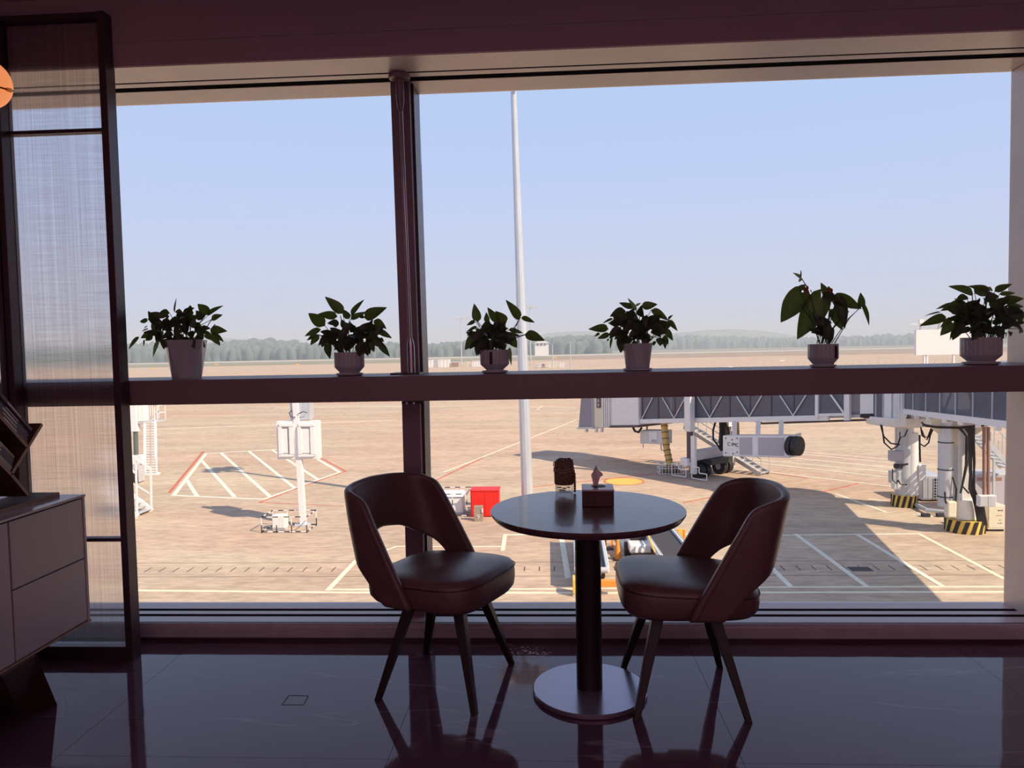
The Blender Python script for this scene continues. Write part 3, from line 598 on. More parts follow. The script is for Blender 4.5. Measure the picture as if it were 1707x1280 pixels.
def legq(pts, flip=False):
    q = MB(so2); pts = [V(p) for p in pts]
    if flip: pts = [V((p.x, 3.55-p.y, p.z)) for p in pts]
    off = V((-.22, 0, 0)) if True else 0
    q.hexa([pts[3], pts[2], pts[2]+V((-.19, .0, 0)), pts[3]+V((-.19, .0, 0))], [pts[0], pts[1], pts[1]+V((-.19, 0, 0)), pts[0]+V((-.19, 0, 0))]); q.build('leg', 'wood', t, bevel=.002)
legq(tl); legq(tl, True)
# ================================================================== BOOK RACK with books (faces +x)
xf = -1.985; dep = .16
t = thing('book_rack', 'zigzag plywood book rack standing on the grey sideboard', 'shelf', (xf-.08, 2.5, .841))
ro = (xf-.08, 2.5, .841)
def rp(px, py): p = onx(px, py, xf); return V((0, p.y, p.z))
def board(name, a, b_, th=.012, par=None, mt='wood', d0=0, d1=dep, orig=ro, edge=True):
    a, b_ = V(a), V(b_); q = MB(orig); n_ = (b_-a).cross(V((1, 0, 0))).normalized()*th/2
    pl = [a-n_, b_-n_, b_+n_, a+n_]; q.prism([V((xf-d0, p.y, p.z)) for p in pl], (-(d1-d0), 0, 0)); o = q.build(name, mt, par or t)
    if edge:
        q = MB(orig); q.prism([V((xf-d0+.0015, p.y, p.z)) for p in pl], (-.0012, 0, 0)); q.build('edge_band', 'woodedge', o)
    return o
A0, A1 = rp(70, 707), rp(19, 791); B1 = rp(46, 745); D1 = rp(47, 825)
dn = (A1-A0).normalized(); bdir = V((0, -1, 0)); bd = (rp(0, 694)-B1); bd.normalize()
board('rack_board', A0, A1); board('rack_board', B1, B1+bd*.42); cdir = (rp(0, 772)-A1).normalized(); board('rack_board', A1, A1+cdir*.40); board('rack_board', A1, D1)
board('rack_board', D1, D1, .001, edge=False) if False else None
q = MB(ro); q.bb((xf-.15, 1.95, .841), (xf+.0, 2.80, .856)); q.build('rack_base', 'wood', t, bevel=.001)
q = MB(ro); q.bb((xf+.0, 1.95, .8415), (xf+.0012, 2.80, .8555)); q.build('edge_band', 'woodedge', t)
A2 = A1+cdir*.40; board('rack_board', A2, A2+V((0, .12, -(A2.z-.856)))); board('rack_board', B1+bd*.42, A2)
def book(a, dirv, up, L, th, off, mt, lab, d0=.006):
    a = V(a); p0 = a+up*off; p1 = p0+dirv*L; q_ = MB((xf-.07, p0.y, p0.z)); pl = [p0, p1, p1+up*(th-.001), p0+up*(th-.001)]
    q_.prism([V((xf-d0, p.y, p.z)) for p in pl], (-.135, 0, 0)); o = q_.build('book', mt, bevel=.001); tag(o, lab, 'book', 'books in the zigzag rack'); 
    q2 = MB((xf-.07, p0.y, p0.z)); m0 = p0.lerp(p1, .35)+up*(th*.3); m1 = p0.lerp(p1, .75)+up*(th*.3); h_ = up*(th*.3)
    q2.prism([V((xf-d0+.0006, p.y, p.z)) for p in (m0, m1, m1+h_, m0+h_)], (-.0005, 0, 0)); q2.build('spine_print', 'label' if mt != 'book_grey' else 'ink', o)
upB = bd.cross(V((1, 0, 0))).normalized(); upB = upB if upB.z > 0 else -upB
upC = cdir.cross(V((1, 0, 0))).normalized(); upC = upC if upC.z > 0 else -upC
off = .007
for k, (th, mt, lab) in enumerate([(.014, 'book_maroon', 'maroon book lowest on the upper shelf of the zigzag rack'), (.013, 'book_purple', 'purple book second from the bottom of the upper rack stack'), (.016, 'book_blue', 'dark blue book in the middle of the upper rack stack'), (.012, 'book_dark', 'black book second from the top of the upper rack stack'), (.014, 'book_purple', 'purple book topmost on the upper shelf of the rack')]):
    book(B1+bd*(.004+.003*k), bd, upB, .21+.01*(k % 3), th, off, mt, lab, .005+.003*k % .01); off += th
off = .007
for k, (th, mt, lab) in enumerate([(.022, 'book_grey', 'thick pale grey book at the bottom of the lower rack shelf'), (.010, 'book_dark', 'thin black book on the pale grey one'), (.014, 'book_purple', 'purple book in the middle of the lower rack stack'), (.010, 'book_blue', 'thin blue book under the yellow one'), (.009, 'book_yellow', 'yellow book topmost on the lower rack shelf')]):
    book(A1+cdir*(.008+.002*k), cdir, upC, .22+.008*(k % 2), th, off, mt, lab, .004+.002*k); off += th
# ================================================================== PENDANT LAMP
c = ony(-27, 139, 2.6); R_ = 41.6*2.6/F
t = thing('pendant_lamp', 'glowing orange glass globe lamp with brass ring at upper left', 'lamp', (c.x, c.y, c.z))
b = MB(); b.lathe((0, 0, 0), [(R_*math.sin(math.pi*k/24)+.0002, -R_*math.cos(math.pi*k/24)) for k in range(25)], 48); b.build('globe', 'globe', t, smooth=2)
rot = Matrix.Rotation(math.radians(16), 3, 'Y') @ Matrix.Rotation(math.radians(8), 3, 'X')
b = MB(); b.tube([rot @ V(((R_+.003)*math.cos(a/48*6.2832), (R_+.003)*math.sin(a/48*6.2832), 0)) for a in range(49)], .0035, 6); b.build('ring', 'brass', t, smooth=True)
b = MB(); b.cyl(rot @ V((R_+.001, 0, 0)), rot @ V((R_+.016, 0, 0)), .0075, n=12); b.build('ring_knob', 'brass', t, smooth=True)
b = MB(); b.cyl((0, 0, R_), (0, 0, R_+.03), .016); b.build('lamp_cap', 'brass', t, smooth=True)
b = MB(); b.cyl((0, 0, R_+.03), (0, 0, 3.0-c.z-.02), .003, n=8); b.build('cord', 'darkmetal', t)
b = MB(); b.cyl((0, 0, 3.0-c.z-.02), (0, 0, 3.0-c.z), .05); b.build('ceiling_rose', 'brass', t, smooth=True)
# ================================================================== APRON AND FAR GROUND
b = MB(); b.bb((-500, 4.2, G-.3), (700, 420, G)); ap = struct(b.build('ground', 'apron'))
def strip(name, pts, z, mt):
    q = MB(); q.prism([V((x, y, z-.25)) for x, y in pts], (0, 0, .12)); return struct(q.build(name, mt))
strip('grass_field', [(-1500, 420), (2500, 420), (2500, 2600), (-1500, 2600)], G-.02, 'grass')
strip('grass_verge', [(-600, 372), (-40, 400), (-20, 460), (-700, 440)], G+.03, 'grass')
strip('earth_field', [(-18, 235), (60, 205), (900, 225), (1200, 640), (10, 560), (-15, 380)], G+.05, 'earth')
strip('runway', [(-1200, 560), (-100, 600), (400, 700), (1600, 830), (1600, 940), (400, 800), (-100, 680), (-1200, 640)], G+.02, 'strip')
strip('taxiway', [(-600, 300), (-60, 318), (-60, 330), (-600, 312)], G+.02, 'grass')
def mark(pts, wd, mt, name='painted_line', z=G):
    P_ = [onz(px, py, z) for px, py in pts]
    for a, c_ in zip(P_, P_[1:]):
        q = MB(); d = (c_-a).normalized()*wd*.4; hh = .006+.008*random.random(); q.bar(a-d+V((0, 0, hh/2)), c_+d+V((0, 0, hh/2)), wd, hh); q.build(name, mt, ap)
def zz(ox, oy, s): return lambda *pp: [(ox+x/s, oy+y/s) for x, y in pp]
A_ = zz(200, 650, 3.414)
mark(A_((305, 600), (490, 362), (870, 340), (905, 338)), .22, 'whiteline'); mark(A_((305, 600), (820, 622), (1250, 468), (1125, 395)), .22, 'whiteline')
for s_ in (((380, 512), (437, 602)), ((465, 402), (650, 607)), ((577, 360), (852, 605)), ((735, 350), (990, 555)), ((865, 340), (1125, 508))): mark(A_(*s_), .22, 'whiteline')
mark(A_((475, 350), (280, 585)), .17, 'redline'); mark(A_((795, 640), (1000, 562), (1285, 463), (1145, 388)), .14, 'redline'); mark(A_((795, 640), (1270, 662)), .08, 'redline')
mark([(150, 983.5), (600, 988), (1010, 988.5), (1672, 986.7), (1760, 986)], .13, 'yline')
mark([(547, 983), (860, 982), (1280, 979), (1672, 978), (1760, 978)], .11, 'yline'); mark([(547, 983), (593, 935)], .17, 'yline'); mark([(593, 935), (660, 911), (837, 911)], .10, 'yline')
mark([(838, 917), (842, 891.5), (956, 890), (1160, 891)], .16, 'yline'); mark([(935, 890), (947, 962)], .2, 'whiteline'); mark([(1032, 891), (1046, 921), (1062, 960)], .2, 'yline')
mark([(1160, 891), (1300, 892), (1531, 889.5)], .13, 'whiteline'); mark([(1531, 889.5), (1672, 964)], .16, 'yline')
for s_ in (((1327, 891), (1444, 977)), ((1429, 891), (1571, 977)), ((1280, 940), (1317, 977))): mark(s_, .17, 'whiteline')
for s_ in (((1336, 753), (1500, 767)), ((1336, 757), (1500, 773)), ((1200, 752), (1500, 780.5)), ((1225, 763), (1505, 789)), ((1230, 768), (1505, 798)), ((1240, 782), (1505, 813)), ((1395, 824), (1475, 853)), ((1530, 855), (1552, 861)), ((1450, 832), (1472, 835))): mark(s_, .16, 'whiteline')
for s_ in (((1262, 785), (1345, 797)), ((1430, 806), (1374, 819)), ((728, 800), (805, 763)), ((1140, 838), (1190, 828)), ((885, 812), (1200, 778))): mark(s_, .12, 'redline')
mark([(740, 787), (960, 700)], .1, 'yline'); mark([(895, 683), (905, 676), (960, 680)], .12, 'whiteline'); mark([(240, 716), (660, 700)], .25, 'yline'); mark([(460, 680), (672, 677)], .25, 'whiteline')
mark([(900, 661), (970, 662)], .3, 'whiteline'); mark([(885, 679), (968, 679)], .15, 'whiteline')
# thin expansion joints and drain slots along the terminal
for y_ in ((938.5, 937), (961.5, 960.5)):
    a = onz(300, y_[0], G); q = MB(); q.bb((-26, a.y-.02, G), (22, a.y+.02, G+.003)); q.build('joint_strip', 'jointline', ap)
yj = (onz(300, 938.5, G).y+onz(300, 961.5, G).y)/2
x_ = -24.0
while x_ < 19:
    q = MB(); q.bb((x_-.02, yj-.24, G), (x_+.016, yj+.24, G+.004)); q.build('drain_slot', 'asphalt', ap); x_ += .50
a, c_ = onz(1411, 945, G), onz(1457, 952, G); q = MB(); q.bb((a.x, c_.y, G), (c_.x, a.y, G+.006)); q.build('drain_cover', 'asphalt', ap)
# yellow oval with red rim
a = onz(1040, 802.5, G); q = MB(); q.lathe((a.x, a.y, G), [(1.0, 0), (1.0, .008), (.01, .008)], 40); q.build('yellow_spot', 'yellow', ap)
q = MB(); q.lathe((a.x, a.y, G), [(1.12, 0), (1.12, .005), (.95, .005)], 40); q.build('spot_rim', 'redline', ap)
# ================================================================== far trees, hills
rnd = random.Random(3)
def canopy(name, x0, x1, yfn, hfn, n, mt):
    q = MB()
    for i in range(n):
        x = x0+(x1-x0)*(i+rnd.random())/n; f0 = rnd.random(); y = yfn(x)+160*f0; h = hfn(x)*(.62+.38*f0)*rnd.uniform(.85, 1.08); r = h*rnd.uniform(.22, .50)
        k = 7; vs = []; z0 = G
        for (rr, z) in ((.9, 0), (1.0, .5), (.85, .75), (.5, .93), (.05, 1.0)):
            for j in range(k):
                a_ = 6.2832*j/k+i; s_ = rnd.uniform(.65, 1.25); vs.append((x+r*rr*s_*math.cos(a_), y+r*rr*s_*math.sin(a_), z0+h*z))
        q.add(vs, [(a_*k+j, a_*k+(j+1) % k, (a_+1)*k+(j+1) % k, (a_+1)*k+j) for a_ in range(4) for j in range(k)])
    o = q.build(name, mt, smooth=2); o['kind'] = 'stuff'; o['label'] = 'hazy wood of dark trees along the far edge of the airfield'; o['category'] = 'trees'; return o
canopy('far_woodland', -720, 60, lambda x: 700+.15*(x+300), lambda x: 20+3.0*math.sin(x*.013)+2*math.sin(x*.051), 1500, 'tree')
o_ = canopy('far_woodland', 0, 1500, lambda x: 1150, lambda x: 24+6*math.sin(x*.008+1), 1300, 'tree'); o_['label'] = 'more distant pale band of trees on the right horizon'
q = MB()
def HP(i, j):
    x = -900+i*50; prof = 20+12*math.sin(i*.31+1)+8*math.sin(i*.77); return V((x, 1500+j*60, G+[0, prof*.7, prof+8, prof*.8, 0][j]))
q.grid(HP, 60, 5); struct(q.build('far_hill', 'hill', smooth=2))
# haze over the airfield
hm = bpy.data.materials.new('airfield_haze'); hm.use_nodes = True; t_ = hm.node_tree; t_.nodes.clear(); o_ = t_.nodes.new('ShaderNodeOutputMaterial'); vs_ = t_.nodes.new('ShaderNodeVolumeScatter')
vs_.inputs['Color'].default_value = (.84, .93, 1, 1); vs_.inputs['Density'].default_value = .0010; vs_.inputs['Anisotropy'].default_value = 0; t_.links.new(vs_.outputs[0], o_.inputs['Volume'])
M['haze'] = hm
q = MB(); q.bb((-1400, 180, G-1), (2400, 1900, 38)); hz = q.build('haze', 'haze'); hz['kind'] = 'stuff'; hz['label'] = 'thin morning haze hanging over the far airfield'; hz['category'] = 'haze'
# ================================================================== HIGH MAST
p0 = onz(880, 853, G); pt = ony(856, 150, p0.y); k_ = (pt-p0)/(pt.z-G); hm_ = 19.6; mp = p0+k_*hm_
t = thing('lighting_mast', 'very tall white floodlight mast rising behind the round table', 'mast', tuple(p0))
q = MB(p0); q.tube([p0, p0+k_*6, p0+k_*13, mp], [.27, .235, .17, .12], 12); q.build('mast_pole', 'galv', t)
q = MB(p0); q.box(p0+V((0, 0, .03)), (.9, .9, .06)); q.build('base_plate', 'grey', t)
q = MB(p0); q.lathe(mp, [(.6, 0), (.75, .06), (.75, .16), (.2, .2)], 16); q.build('head_frame', 'grey', t)
for k in range(8):
    a = k*math.pi/4; c_ = mp+V((.95*math.cos(a), .95*math.sin(a), -.05)); q = MB(p0); q.box(c_, (.45, .4, .3), Matrix.Rotation(a, 3, 'Z')); q.build('floodlight', 'grey', t)
# ================================================================== SIGN POLE + barrier + cabinet
p0 = onz(506, 876, G); Y = p0.y
t = thing('stand_sign', 'white two-panel stand sign on a square pole seen from behind', 'sign', tuple(p0))
tp = ony(491, 640, Y)
q = MB(p0); q.bar(p0, tp, .24, .24, (0, 1, 0)); q.build('sign_pole', 'white', t, bevel=.01)
q = MB(p0); q.box(p0+V((0, 0, .04)), (.6, .6, .08)); q.build('pole_base', 'grey', t)
def pr(px, py, dy=0): return ony(px, py, Y+dy)
a, c_ = pr(464, 765), pr(534, 701)
q = MB(p0); q.bb((a.x, Y-.10-.0, a.z), (c_.x-.06, Y+.25, c_.z)); bx_ = q.build('sign_case', 'white', t, bevel=.01)
for x0, x1, s0, s1 in ((468, 491, 472, 481), (500, 526, 504, 519)):
    a1, c1 = pr(x0, 760), pr(x1, 706)
    q = MB(p0); q.bb((a1.x, Y-.14, a1.z), (c1.x, Y-.10, c1.z)); fr_ = q.build('sign_panel', 'grey', t)
    for (u0, u1, v0, v1) in ((x0, x1, 760, 756), (x0, x1, 710, 706), (x0, x0+4, 755.6, 710.4), (x1-5, x1, 755.6, 710.4)):
        e0, e1 = pr(u0, v0), pr(u1, v1); q = MB(p0); q.bb((e0.x, Y-.22, e0.z), (e1.x, Y-.14, e1.z)); q.build('panel_frame', 'white', fr_)
    e0, e1 = pr(s0, 754), pr(s1, 714); q = MB(p0); q.bb((e0.x, Y-.17, e0.z), (e1.x, Y-.14, e1.z)); q.build('panel_plate', 'white', fr_)
a, c_ = pr(484, 700), pr(516, 660); q = MB(p0); q.bb((a.x, Y+.0, a.z), (c_.x, Y+.5, c_.z)); q.build('display_unit', 'galv', t, bevel=.02)
q = MB(p0); q.tube([pr(487, 684, -.15), pr(482, 688, -.2), pr(484, 694, -.2), pr(492, 696, -.15)], .02, 6); q.build('sign_cable', 'black', t, smooth=True)
q = MB(p0); q.tube([pr(497, 690, -.15), pr(505, 686, -.2), pr(512, 688, -.1)], .02, 6); q.build('sign_cable', 'black', t, smooth=True)
def barrier(label, x0, x1, y0, y1, h, mid=2):
    t = thing('guard_rail', label, 'barrier', ((x0+x1)/2, (y0+y1)/2, G)); o_ = ((x0+x1)/2, (y0+y1)/2, G)
    def seg(a, c_, nm, wd=.032):
        q = MB(o_); a, c_ = V(a), V(c_); n = max(2, int((c_-a).length/.22)); 
        for i in range(n):
            q.m = i % 2; q.bar(a.lerp(c_, i/n), a.lerp(c_, (i+1)/n), wd, wd)
        q.build(nm, ('black', 'white'), t)
    cs = [(x0, y0), (x1, y0), (x1, y1), (x0, y1)]
    for i in range(4):
        a, c_ = cs[i], cs[(i+1) % 4]
        seg((*a, G+h), (*c_, G+h), 'rail'); seg((*a, G+.05), (*c_, G+.05), 'rail')
        n = mid if i in (0, 2) else 0
        for k in range(n+1):
            x = a[0]+(c_[0]-a[0])*k/(n+1); y = a[1]+(c_[1]-a[1])*k/(n+1); seg((x, y, G), (x, y, G+h), 'post')
    return t
fl_, fr_ = onz(440, 886, G), onz(511.5, 888, G); bk = onz(526, 881, G)
barrier('black and white striped guard rail around the foot of the stand sign', fl_.x, fr_.x, fr_.y, bk.y+.55, .66, 2)
a, c_ = onz(454, 884, G), onz(475, 884, G)
t = thing('power_box', 'small white equipment cabinet inside the striped guard rail', 'cabinet', ((a.x+c_.x)/2, a.y+.3, G)); o_ = t.location
q = MB(o_); q.bb((a.x, a.y, G+.08), (c_.x, a.y+.4, G+.62)); q.build('cabinet_body', 'white', t, bevel=.01)
q = MB(o_); q.bb((a.x+.03, a.y-.01, G+.12), ((a.x+c_.x)/2-.01, a.y, G+.58)); q.build('door', 'white', t); q = MB(o_); q.bb(((a.x+c_.x)/2+.01, a.y-.01, G+.12), (c_.x-.03, a.y, G+.58)); q.build('door', 'white', t)
q = MB(o_); q.bb((a.x, a.y+.02, G), (c_.x, a.y+.38, G+.08)); q.build('plinth', 'grey', t)
# ================================================================== RED BOX, MARKER, WHITE CABINET
rl, rr = onz(785, 862, G), onz(832, 862, G); zt = ony(800, 818, rl.y).z
t = thing('hydrant_box', 'bright red equipment box on the apron behind the left chair', 'box', ((rl.x+rr.x)/2, rl.y+.45, G)); o_ = t.location
q = MB(o_); q.bb((rl.x, rl.y, G+.03), (rr.x, rl.y+.8, zt-.02)); q.build('box_body', 'red', t, bevel=.02)
q = MB(o_); q.bb((rl.x-.03, rl.y-.03, zt-.03), (rr.x+.03, rl.y+.85, zt+.03)); q.build('box_lid', 'red', t, bevel=.02)
q = MB(o_); q.bb((rl.x+.05, rl.y-.015, G+.1), ((rl.x+rr.x)/2-.01, rl.y, zt-.08)); q.build('door', 'red', t); q = MB(o_); q.bb(((rl.x+rr.x)/2+.01, rl.y-.015, G+.1), (rr.x-.05, rl.y, zt-.08)); q.build('door', 'red', t)
a, c_ = onz(790, 869, G), onz(805, 869, G); zt = ony(797, 844, a.y).z
t = thing('stone_marker', 'small grey-brown marker block with the number 9 before the red box', 'marker', ((a.x+c_.x)/2, a.y+.12, G)); o_ = t.location
q = MB(o_); q.bb((a.x, a.y, G), (c_.x, a.y+.25, zt)); q.build('block', 'stone', t, bevel=.015)
text('9', .26, 'white', t, (-.0, -.135, .20), (math.pi/2, 0, 0), 'number')
q = MB(o_); q.box((c_.x-.01, a.y-.02, zt-.18), (.06, .05, .16)); q.build('side_tag', 'white', t)
a, c_ = onz(715, 860, G), onz(771, 860, G); zt = ony(750, 829, a.y).z
t = thing('equipment_cabinet', 'white steel cabinet with doors between chair and red box', 'cabinet', ((a.x+c_.x)/2, a.y+.7, G)); o_ = t.location
q = MB(o_); q.bb((a.x, a.y+.2, G+.1), (c_.x, a.y+1.1, zt)); q.build('cabinet_body', 'white', t, bevel=.015)
q = MB(o_); q.hexa([(a.x-.05, a.y+.12, zt), (c_.x+.05, a.y+.12, zt), (c_.x+.05, a.y+1.2, zt), (a.x-.05, a.y+1.2, zt)], [(a.x+.05, a.y+.5, zt+.12), (c_.x-.1, a.y+.5, zt+.12), (c_.x-.1, a.y+1.1, zt+.12), (a.x+.05, a.y+1.1, zt+.12)]); q.build('cabinet_roof', 'white', t)
for k in range(3):
    x0 = a.x+(c_.x-a.x)*k/3; q = MB(o_); q.bb((x0+.03, a.y+.18, G+.16), (x0+(c_.x-a.x)/3-.03, a.y+.2, zt-.06)); q.build('door', 'white', t)
q = MB(o_); q.bb((a.x, a.y+.25, G), (c_.x, a.y+1.05, G+.1)); q.build('plinth', 'grey', t)
barrier('black and white striped guard rail around the white steel cabinet', a.x-.2, c_.x+.22, a.y-.15, a.y+1.45, 1.0, 2)
# ================================================================== BELT LOADERS
def loader(label, xr0, xr1, y0, y1, wd, truck, rz):
    # xr = right rail x at near/far
    t = thing('belt_loader', label, 'belt loader', (xr0-wd/2, (y0+y1)/2, G)); o_ = t.location; z = G+.62
    a, c_ = V((xr0, y0, z)), V((xr1, y1, z+.12)); L_ = V((-wd, 0, 0))
    q = MB(o_); q.hexa([a-V((0, 0, .05)), a+L_-V((0, 0, .05)), c_+L_-V((0, 0, .05)), c_-V((0, 0, .05))], [a+V((0, 0, .02)), a+L_+V((0, 0, .02)), c_+L_+V((0, 0, .02)), c_+V((0, 0, .02))]); q.build('belt', 'belt', t)
    for s_ in (V((0, 0, 0)), L_):
        q = MB(o_); q.bar(a+s_, c_+s_, .12, .16); q.build('side_rail', 'white', t)
        q = MB(o_); q.bar(a+s_+V((0, 0, .14)), c_+s_+V((0, 0, .14)), .03, .03); q.build('guide_bar', 'galv', t)
    q = MB(o_); q.cyl(a+L_, a, .09); q.build('end_roller', 'grey', t, smooth=True)
    q = MB(o_); q.bb((xr0-wd+.15, y0+.6, G+.28), (xr0-.15, y1-.8, G+.5)); q.build('chassis', 'grey', t)
    for sx in (-wd+.1, -.1):
        for yy in (y0+1.2, y1-1.4):
            q = MB(o_); q.cyl((xr0+sx-.09, yy, G+.24), (xr0+sx+.09, yy, G+.24), .24, n=16); q.build('wheel', 'black', t, smooth=True)
    if truck:
        q = MB(o_); x0 = xr0-wd
        q.bb((x0-.85, y0+1.6, G+.35), (x0-.12, y1-1.1, G+.62)); q.build('body', 'white', t, bevel=.03)
        q = MB(o_); q.bb((x0-.75, y0+2.2, G+.62), (x0-.25, y0+2.8, G+.78)); q.build('driver_seat', 'black', t, bevel=.02)
        q = MB(o_); q.tube([(x0-.8, y0+3.2, G+.6), (x0-.8, y0+3.3, G+1.1), (x0-.3, y0+3.3, G+1.1), (x0-.3, y0+3.2, G+.6)], .03, 6); q.build('roll_bar', 'white', t, smooth=True)
        q = MB(o_); q.bar((x0-.5, y0+.9, G+.6), (x0-.25, y0+2.2, G+.5), .10, .08); q.bar((x0-.7, y0+.9, G+.6), (x0-.5, y0+2.2, G+.5), .08, .08); q.build('lift_arm', 'white', t)
        q = MB(o_); q.bar((x0-.2, y0+.2, G+.8), (x0-.16, y0+3.4, G+.9), .05, .05); q.build('handrail', 'yellow', t)
        q = MB(o_); q.lathe((x0+.12, y0+3.4, G+.80), [(.09, 0), (.10, .05), (.09, .17), (.03, .2)], 14); q.build('beacon', 'orange', t, smooth=True)
        q = MB(o_); q.lathe((x0-.95, y0+2.9, G+.75), [(.08, 0), (.09, .05), (.08, .15), (.03, .18)], 14); q.build('beacon', 'orange', t, smooth=True)
        q = MB(o_); q.cyl((x0-.95, y0+2.4, G+.26), (x0-.75, y0+2.4, G+.26), .26); q.build('wheel', 'black', t, smooth=True)
        q = MB(o_); q.cyl((x0-.95, y0+2.9, G+.5), (x0-.95, y0+2.9, G+.76), .02); q.build('beacon_stalk', 'black', t)
    else:
        q = MB(o_); q.bb((xr0-wd+.1, y0-.55, G+.28), (xr0+.25, y0-.38, G+.46)); q.build('bumper', 'orange', t, bevel=.01)
        q = MB(o_); q.bb((xr0-wd-.12, y0-.6, G+.1), (xr0-wd-.02, y0-.1, G+.5)); q.build('bumper_post', 'yellow', t)
    return t
ra, rb_ = onz(1013, 950, G+.62), onz(1003, 890, G+.7)
loader('belt loader with black belt and white rails right behind the table column', ra.x, rb_.x, ra.y, rb_.y+1.0, .95, False, 0)
ra, rb_ = onz(1152, 928, G+.62), onz(1112, 874, G+.75)
loader('belt loader with black belt and orange beacon behind the right chair', ra.x+.1, rb_.x, ra.y-.2, rb_.y+.6, 1.05, True, 0)
def stand(label, px, py, hgt, kind):
    p = onz(px, py, G); t = thing('safety_cone' if kind else 'wheel_chock_stand', label, 'cone' if kind else 'stand', tuple(p))
    q = MB(p); q.box(p+V((0, 0, .02)), (.32, .32, .04)); q.build('base', 'black', t)
    if kind: q = MB(p); q.cyl(p+V((0, 0, .04)), p+V((0, 0, hgt)), .12, .03); q.build('cone', 'orange', t, smooth=True)
    else:
        for dx in (-.12, .12):
            q = MB(p); q.box(p+V((dx, 0, hgt/2)), (.07, .07, hgt)); q.build('post', 'orange', t)
        q = MB(p); q.box(p+V((0, 0, hgt*.75)), (.34, .05, .30)); q.build('board', 'yellow', t)
stand('orange cone on the apron left of the right chair seat', 1030, 933, .85, 1); stand('yellow and orange chock stand beside the belt loader rail', 1015, 915, .9, 0)
stand('small yellow chock stand just left of the right chair back', 1135, 905, .5, 0)
# ================================================================== BOARDING BRIDGE
Ox, Oy = 15.9, 33.2; tx, ty = -.647, .762; rz = math.atan2(ty, tx)
# local frame: +x along tunnel away from rotunda, +y = towards camera side (left-handed guard below)
O3 = V((Ox, Oy, G)); ex = V((tx, ty, 0)); ey = V((.762, .647, 0))  # ey: away from camera
bt = thing('boarding_bridge', 'white glazed passenger boarding bridge with wheeled support leg and cab', 'boarding bridge', tuple(O3))
def L3(s, y, z): return O3+ex*s+ey*y+V((0, 0, z))
def zb(s): return 3.98-.083*s
def qb(name, s0, s1, y0, y1, d0, d1, mt, par=bt, bevel=0, fl=False):
    q = MB(O3); f_ = (lambda s, d: d) if fl else (lambda s, d: zb(s)+d)
    q.hexa([L3(s0, y0, f_(s0, d0)), L3(s1, y0, f_(s1, d0)), L3(s1, y1, f_(s1, d0)), L3(s0, y1, f_(s0, d0))], [L3(s0, y0, f_(s0, d1)), L3(s1, y0, f_(s1, d1)), L3(s1, y1, f_(s1, d1)), L3(s0, y1, f_(s0, d1))])
    return q.build(name, mt, par, bevel=bevel)
def lb(name, pts, w_, mt, par=bt, h=None):
    q = MB(O3)
    for a, c_ in zip(pts, pts[1:]): q.bar(L3(*a), L3(*c_), w_, h or w_)
    return q.build(name, mt, par)
for y0, y1 in ((-1.45, -1.25), (1.25, 1.45)):
    qb('floor_beam', 3.0, 14.8, y0, y1, 0, .26, 'white'); qb('roof_beam', 3.0, 14.8, y0, y1, 2.05, 2.25, 'white')
qb('floor_slab', 1.4, 14.8, -1.25, 1.25, .10, .26, 'grey'); qb('roof', 1.3, 14.9, -1.4, 1.4, 2.2, 2.3, 'white')
n = 9; ds = (14.65-3.55)/n
for i in range(n):
    s0 = 3.55+ds*i; s1 = s0+ds
    for yy in (-1.34, 1.34):
        qb('glass_panel', s0+.03, s1-.03, yy-.015, yy+.015, .27, 2.04, 'tglass'); qb('window_mullion', s1-.03, s1+.03, yy-.05, yy+.05, .26, 2.05, 'darkcyl')
    yy = -1.42; a, c_ = ((s0, .27), (s1, 2.04)) if i % 2 else ((s1, .27), (s0, 2.04))
    lb('brace', [(a[0], yy, zb(a[0])+a[1]), (c_[0], yy, zb(c_[0])+c_[1])], .055, 'galv')
    yy = 1.42; lb('brace', [(a[0], yy, zb(a[0])+a[1]), (c_[0], yy, zb(c_[0])+c_[1])], .055, 'galv')
# telescoped inner section with bright frame near the rotunda
for yy in (-1.5,):
    qb('end_frame', 1.95, 2.2, yy, yy+.2, .0, 2.25, 'white'); qb('end_frame', 3.45, 3.6, yy-.02, yy+.1, .1, 2.2, 'white'); qb('sill_frame', 2.2, 3.5, yy, yy+.15, .22, .34, 'white')
    qb('glass_panel', 2.2, 3.45, yy+.1, yy+.12, .34, 2.05, 'tglass'); lb('brace', [(3.4, yy, zb(3.4)+2.0), (2.2, yy, zb(2.2)+.35)], .07, 'white')
    qb('glass_panel', 1.55, 1.95, yy+.2, yy+.22, .25, 2.05, 'tglass')
qb('tunnel_wall', .3, 1.55, -1.30, 1.25, .28, 2.2, 'white'); qb('floor_beam', .3, 3.2, -1.2, -1.0, .10, .26, 'white')
lb('cable_tray', [(1.3, -1.0, zb(1.3)-.02), (6.8, -1.0, zb(6.8)-.12), (7.3, -1.0, zb(7.3)+.05)], .10, 'darkcyl')
q = MB(O3); q.tube([L3(1.5, -1.3, zb(1.5)+.18), L3(1.0, -1.3, zb(1)+.15), L3(.65, -1.3, zb(.7)+.0), L3(.6, -1.3, zb(.6)-.25)], .09, 8); q.build('cable_loop', 'black', bt, smooth=True)
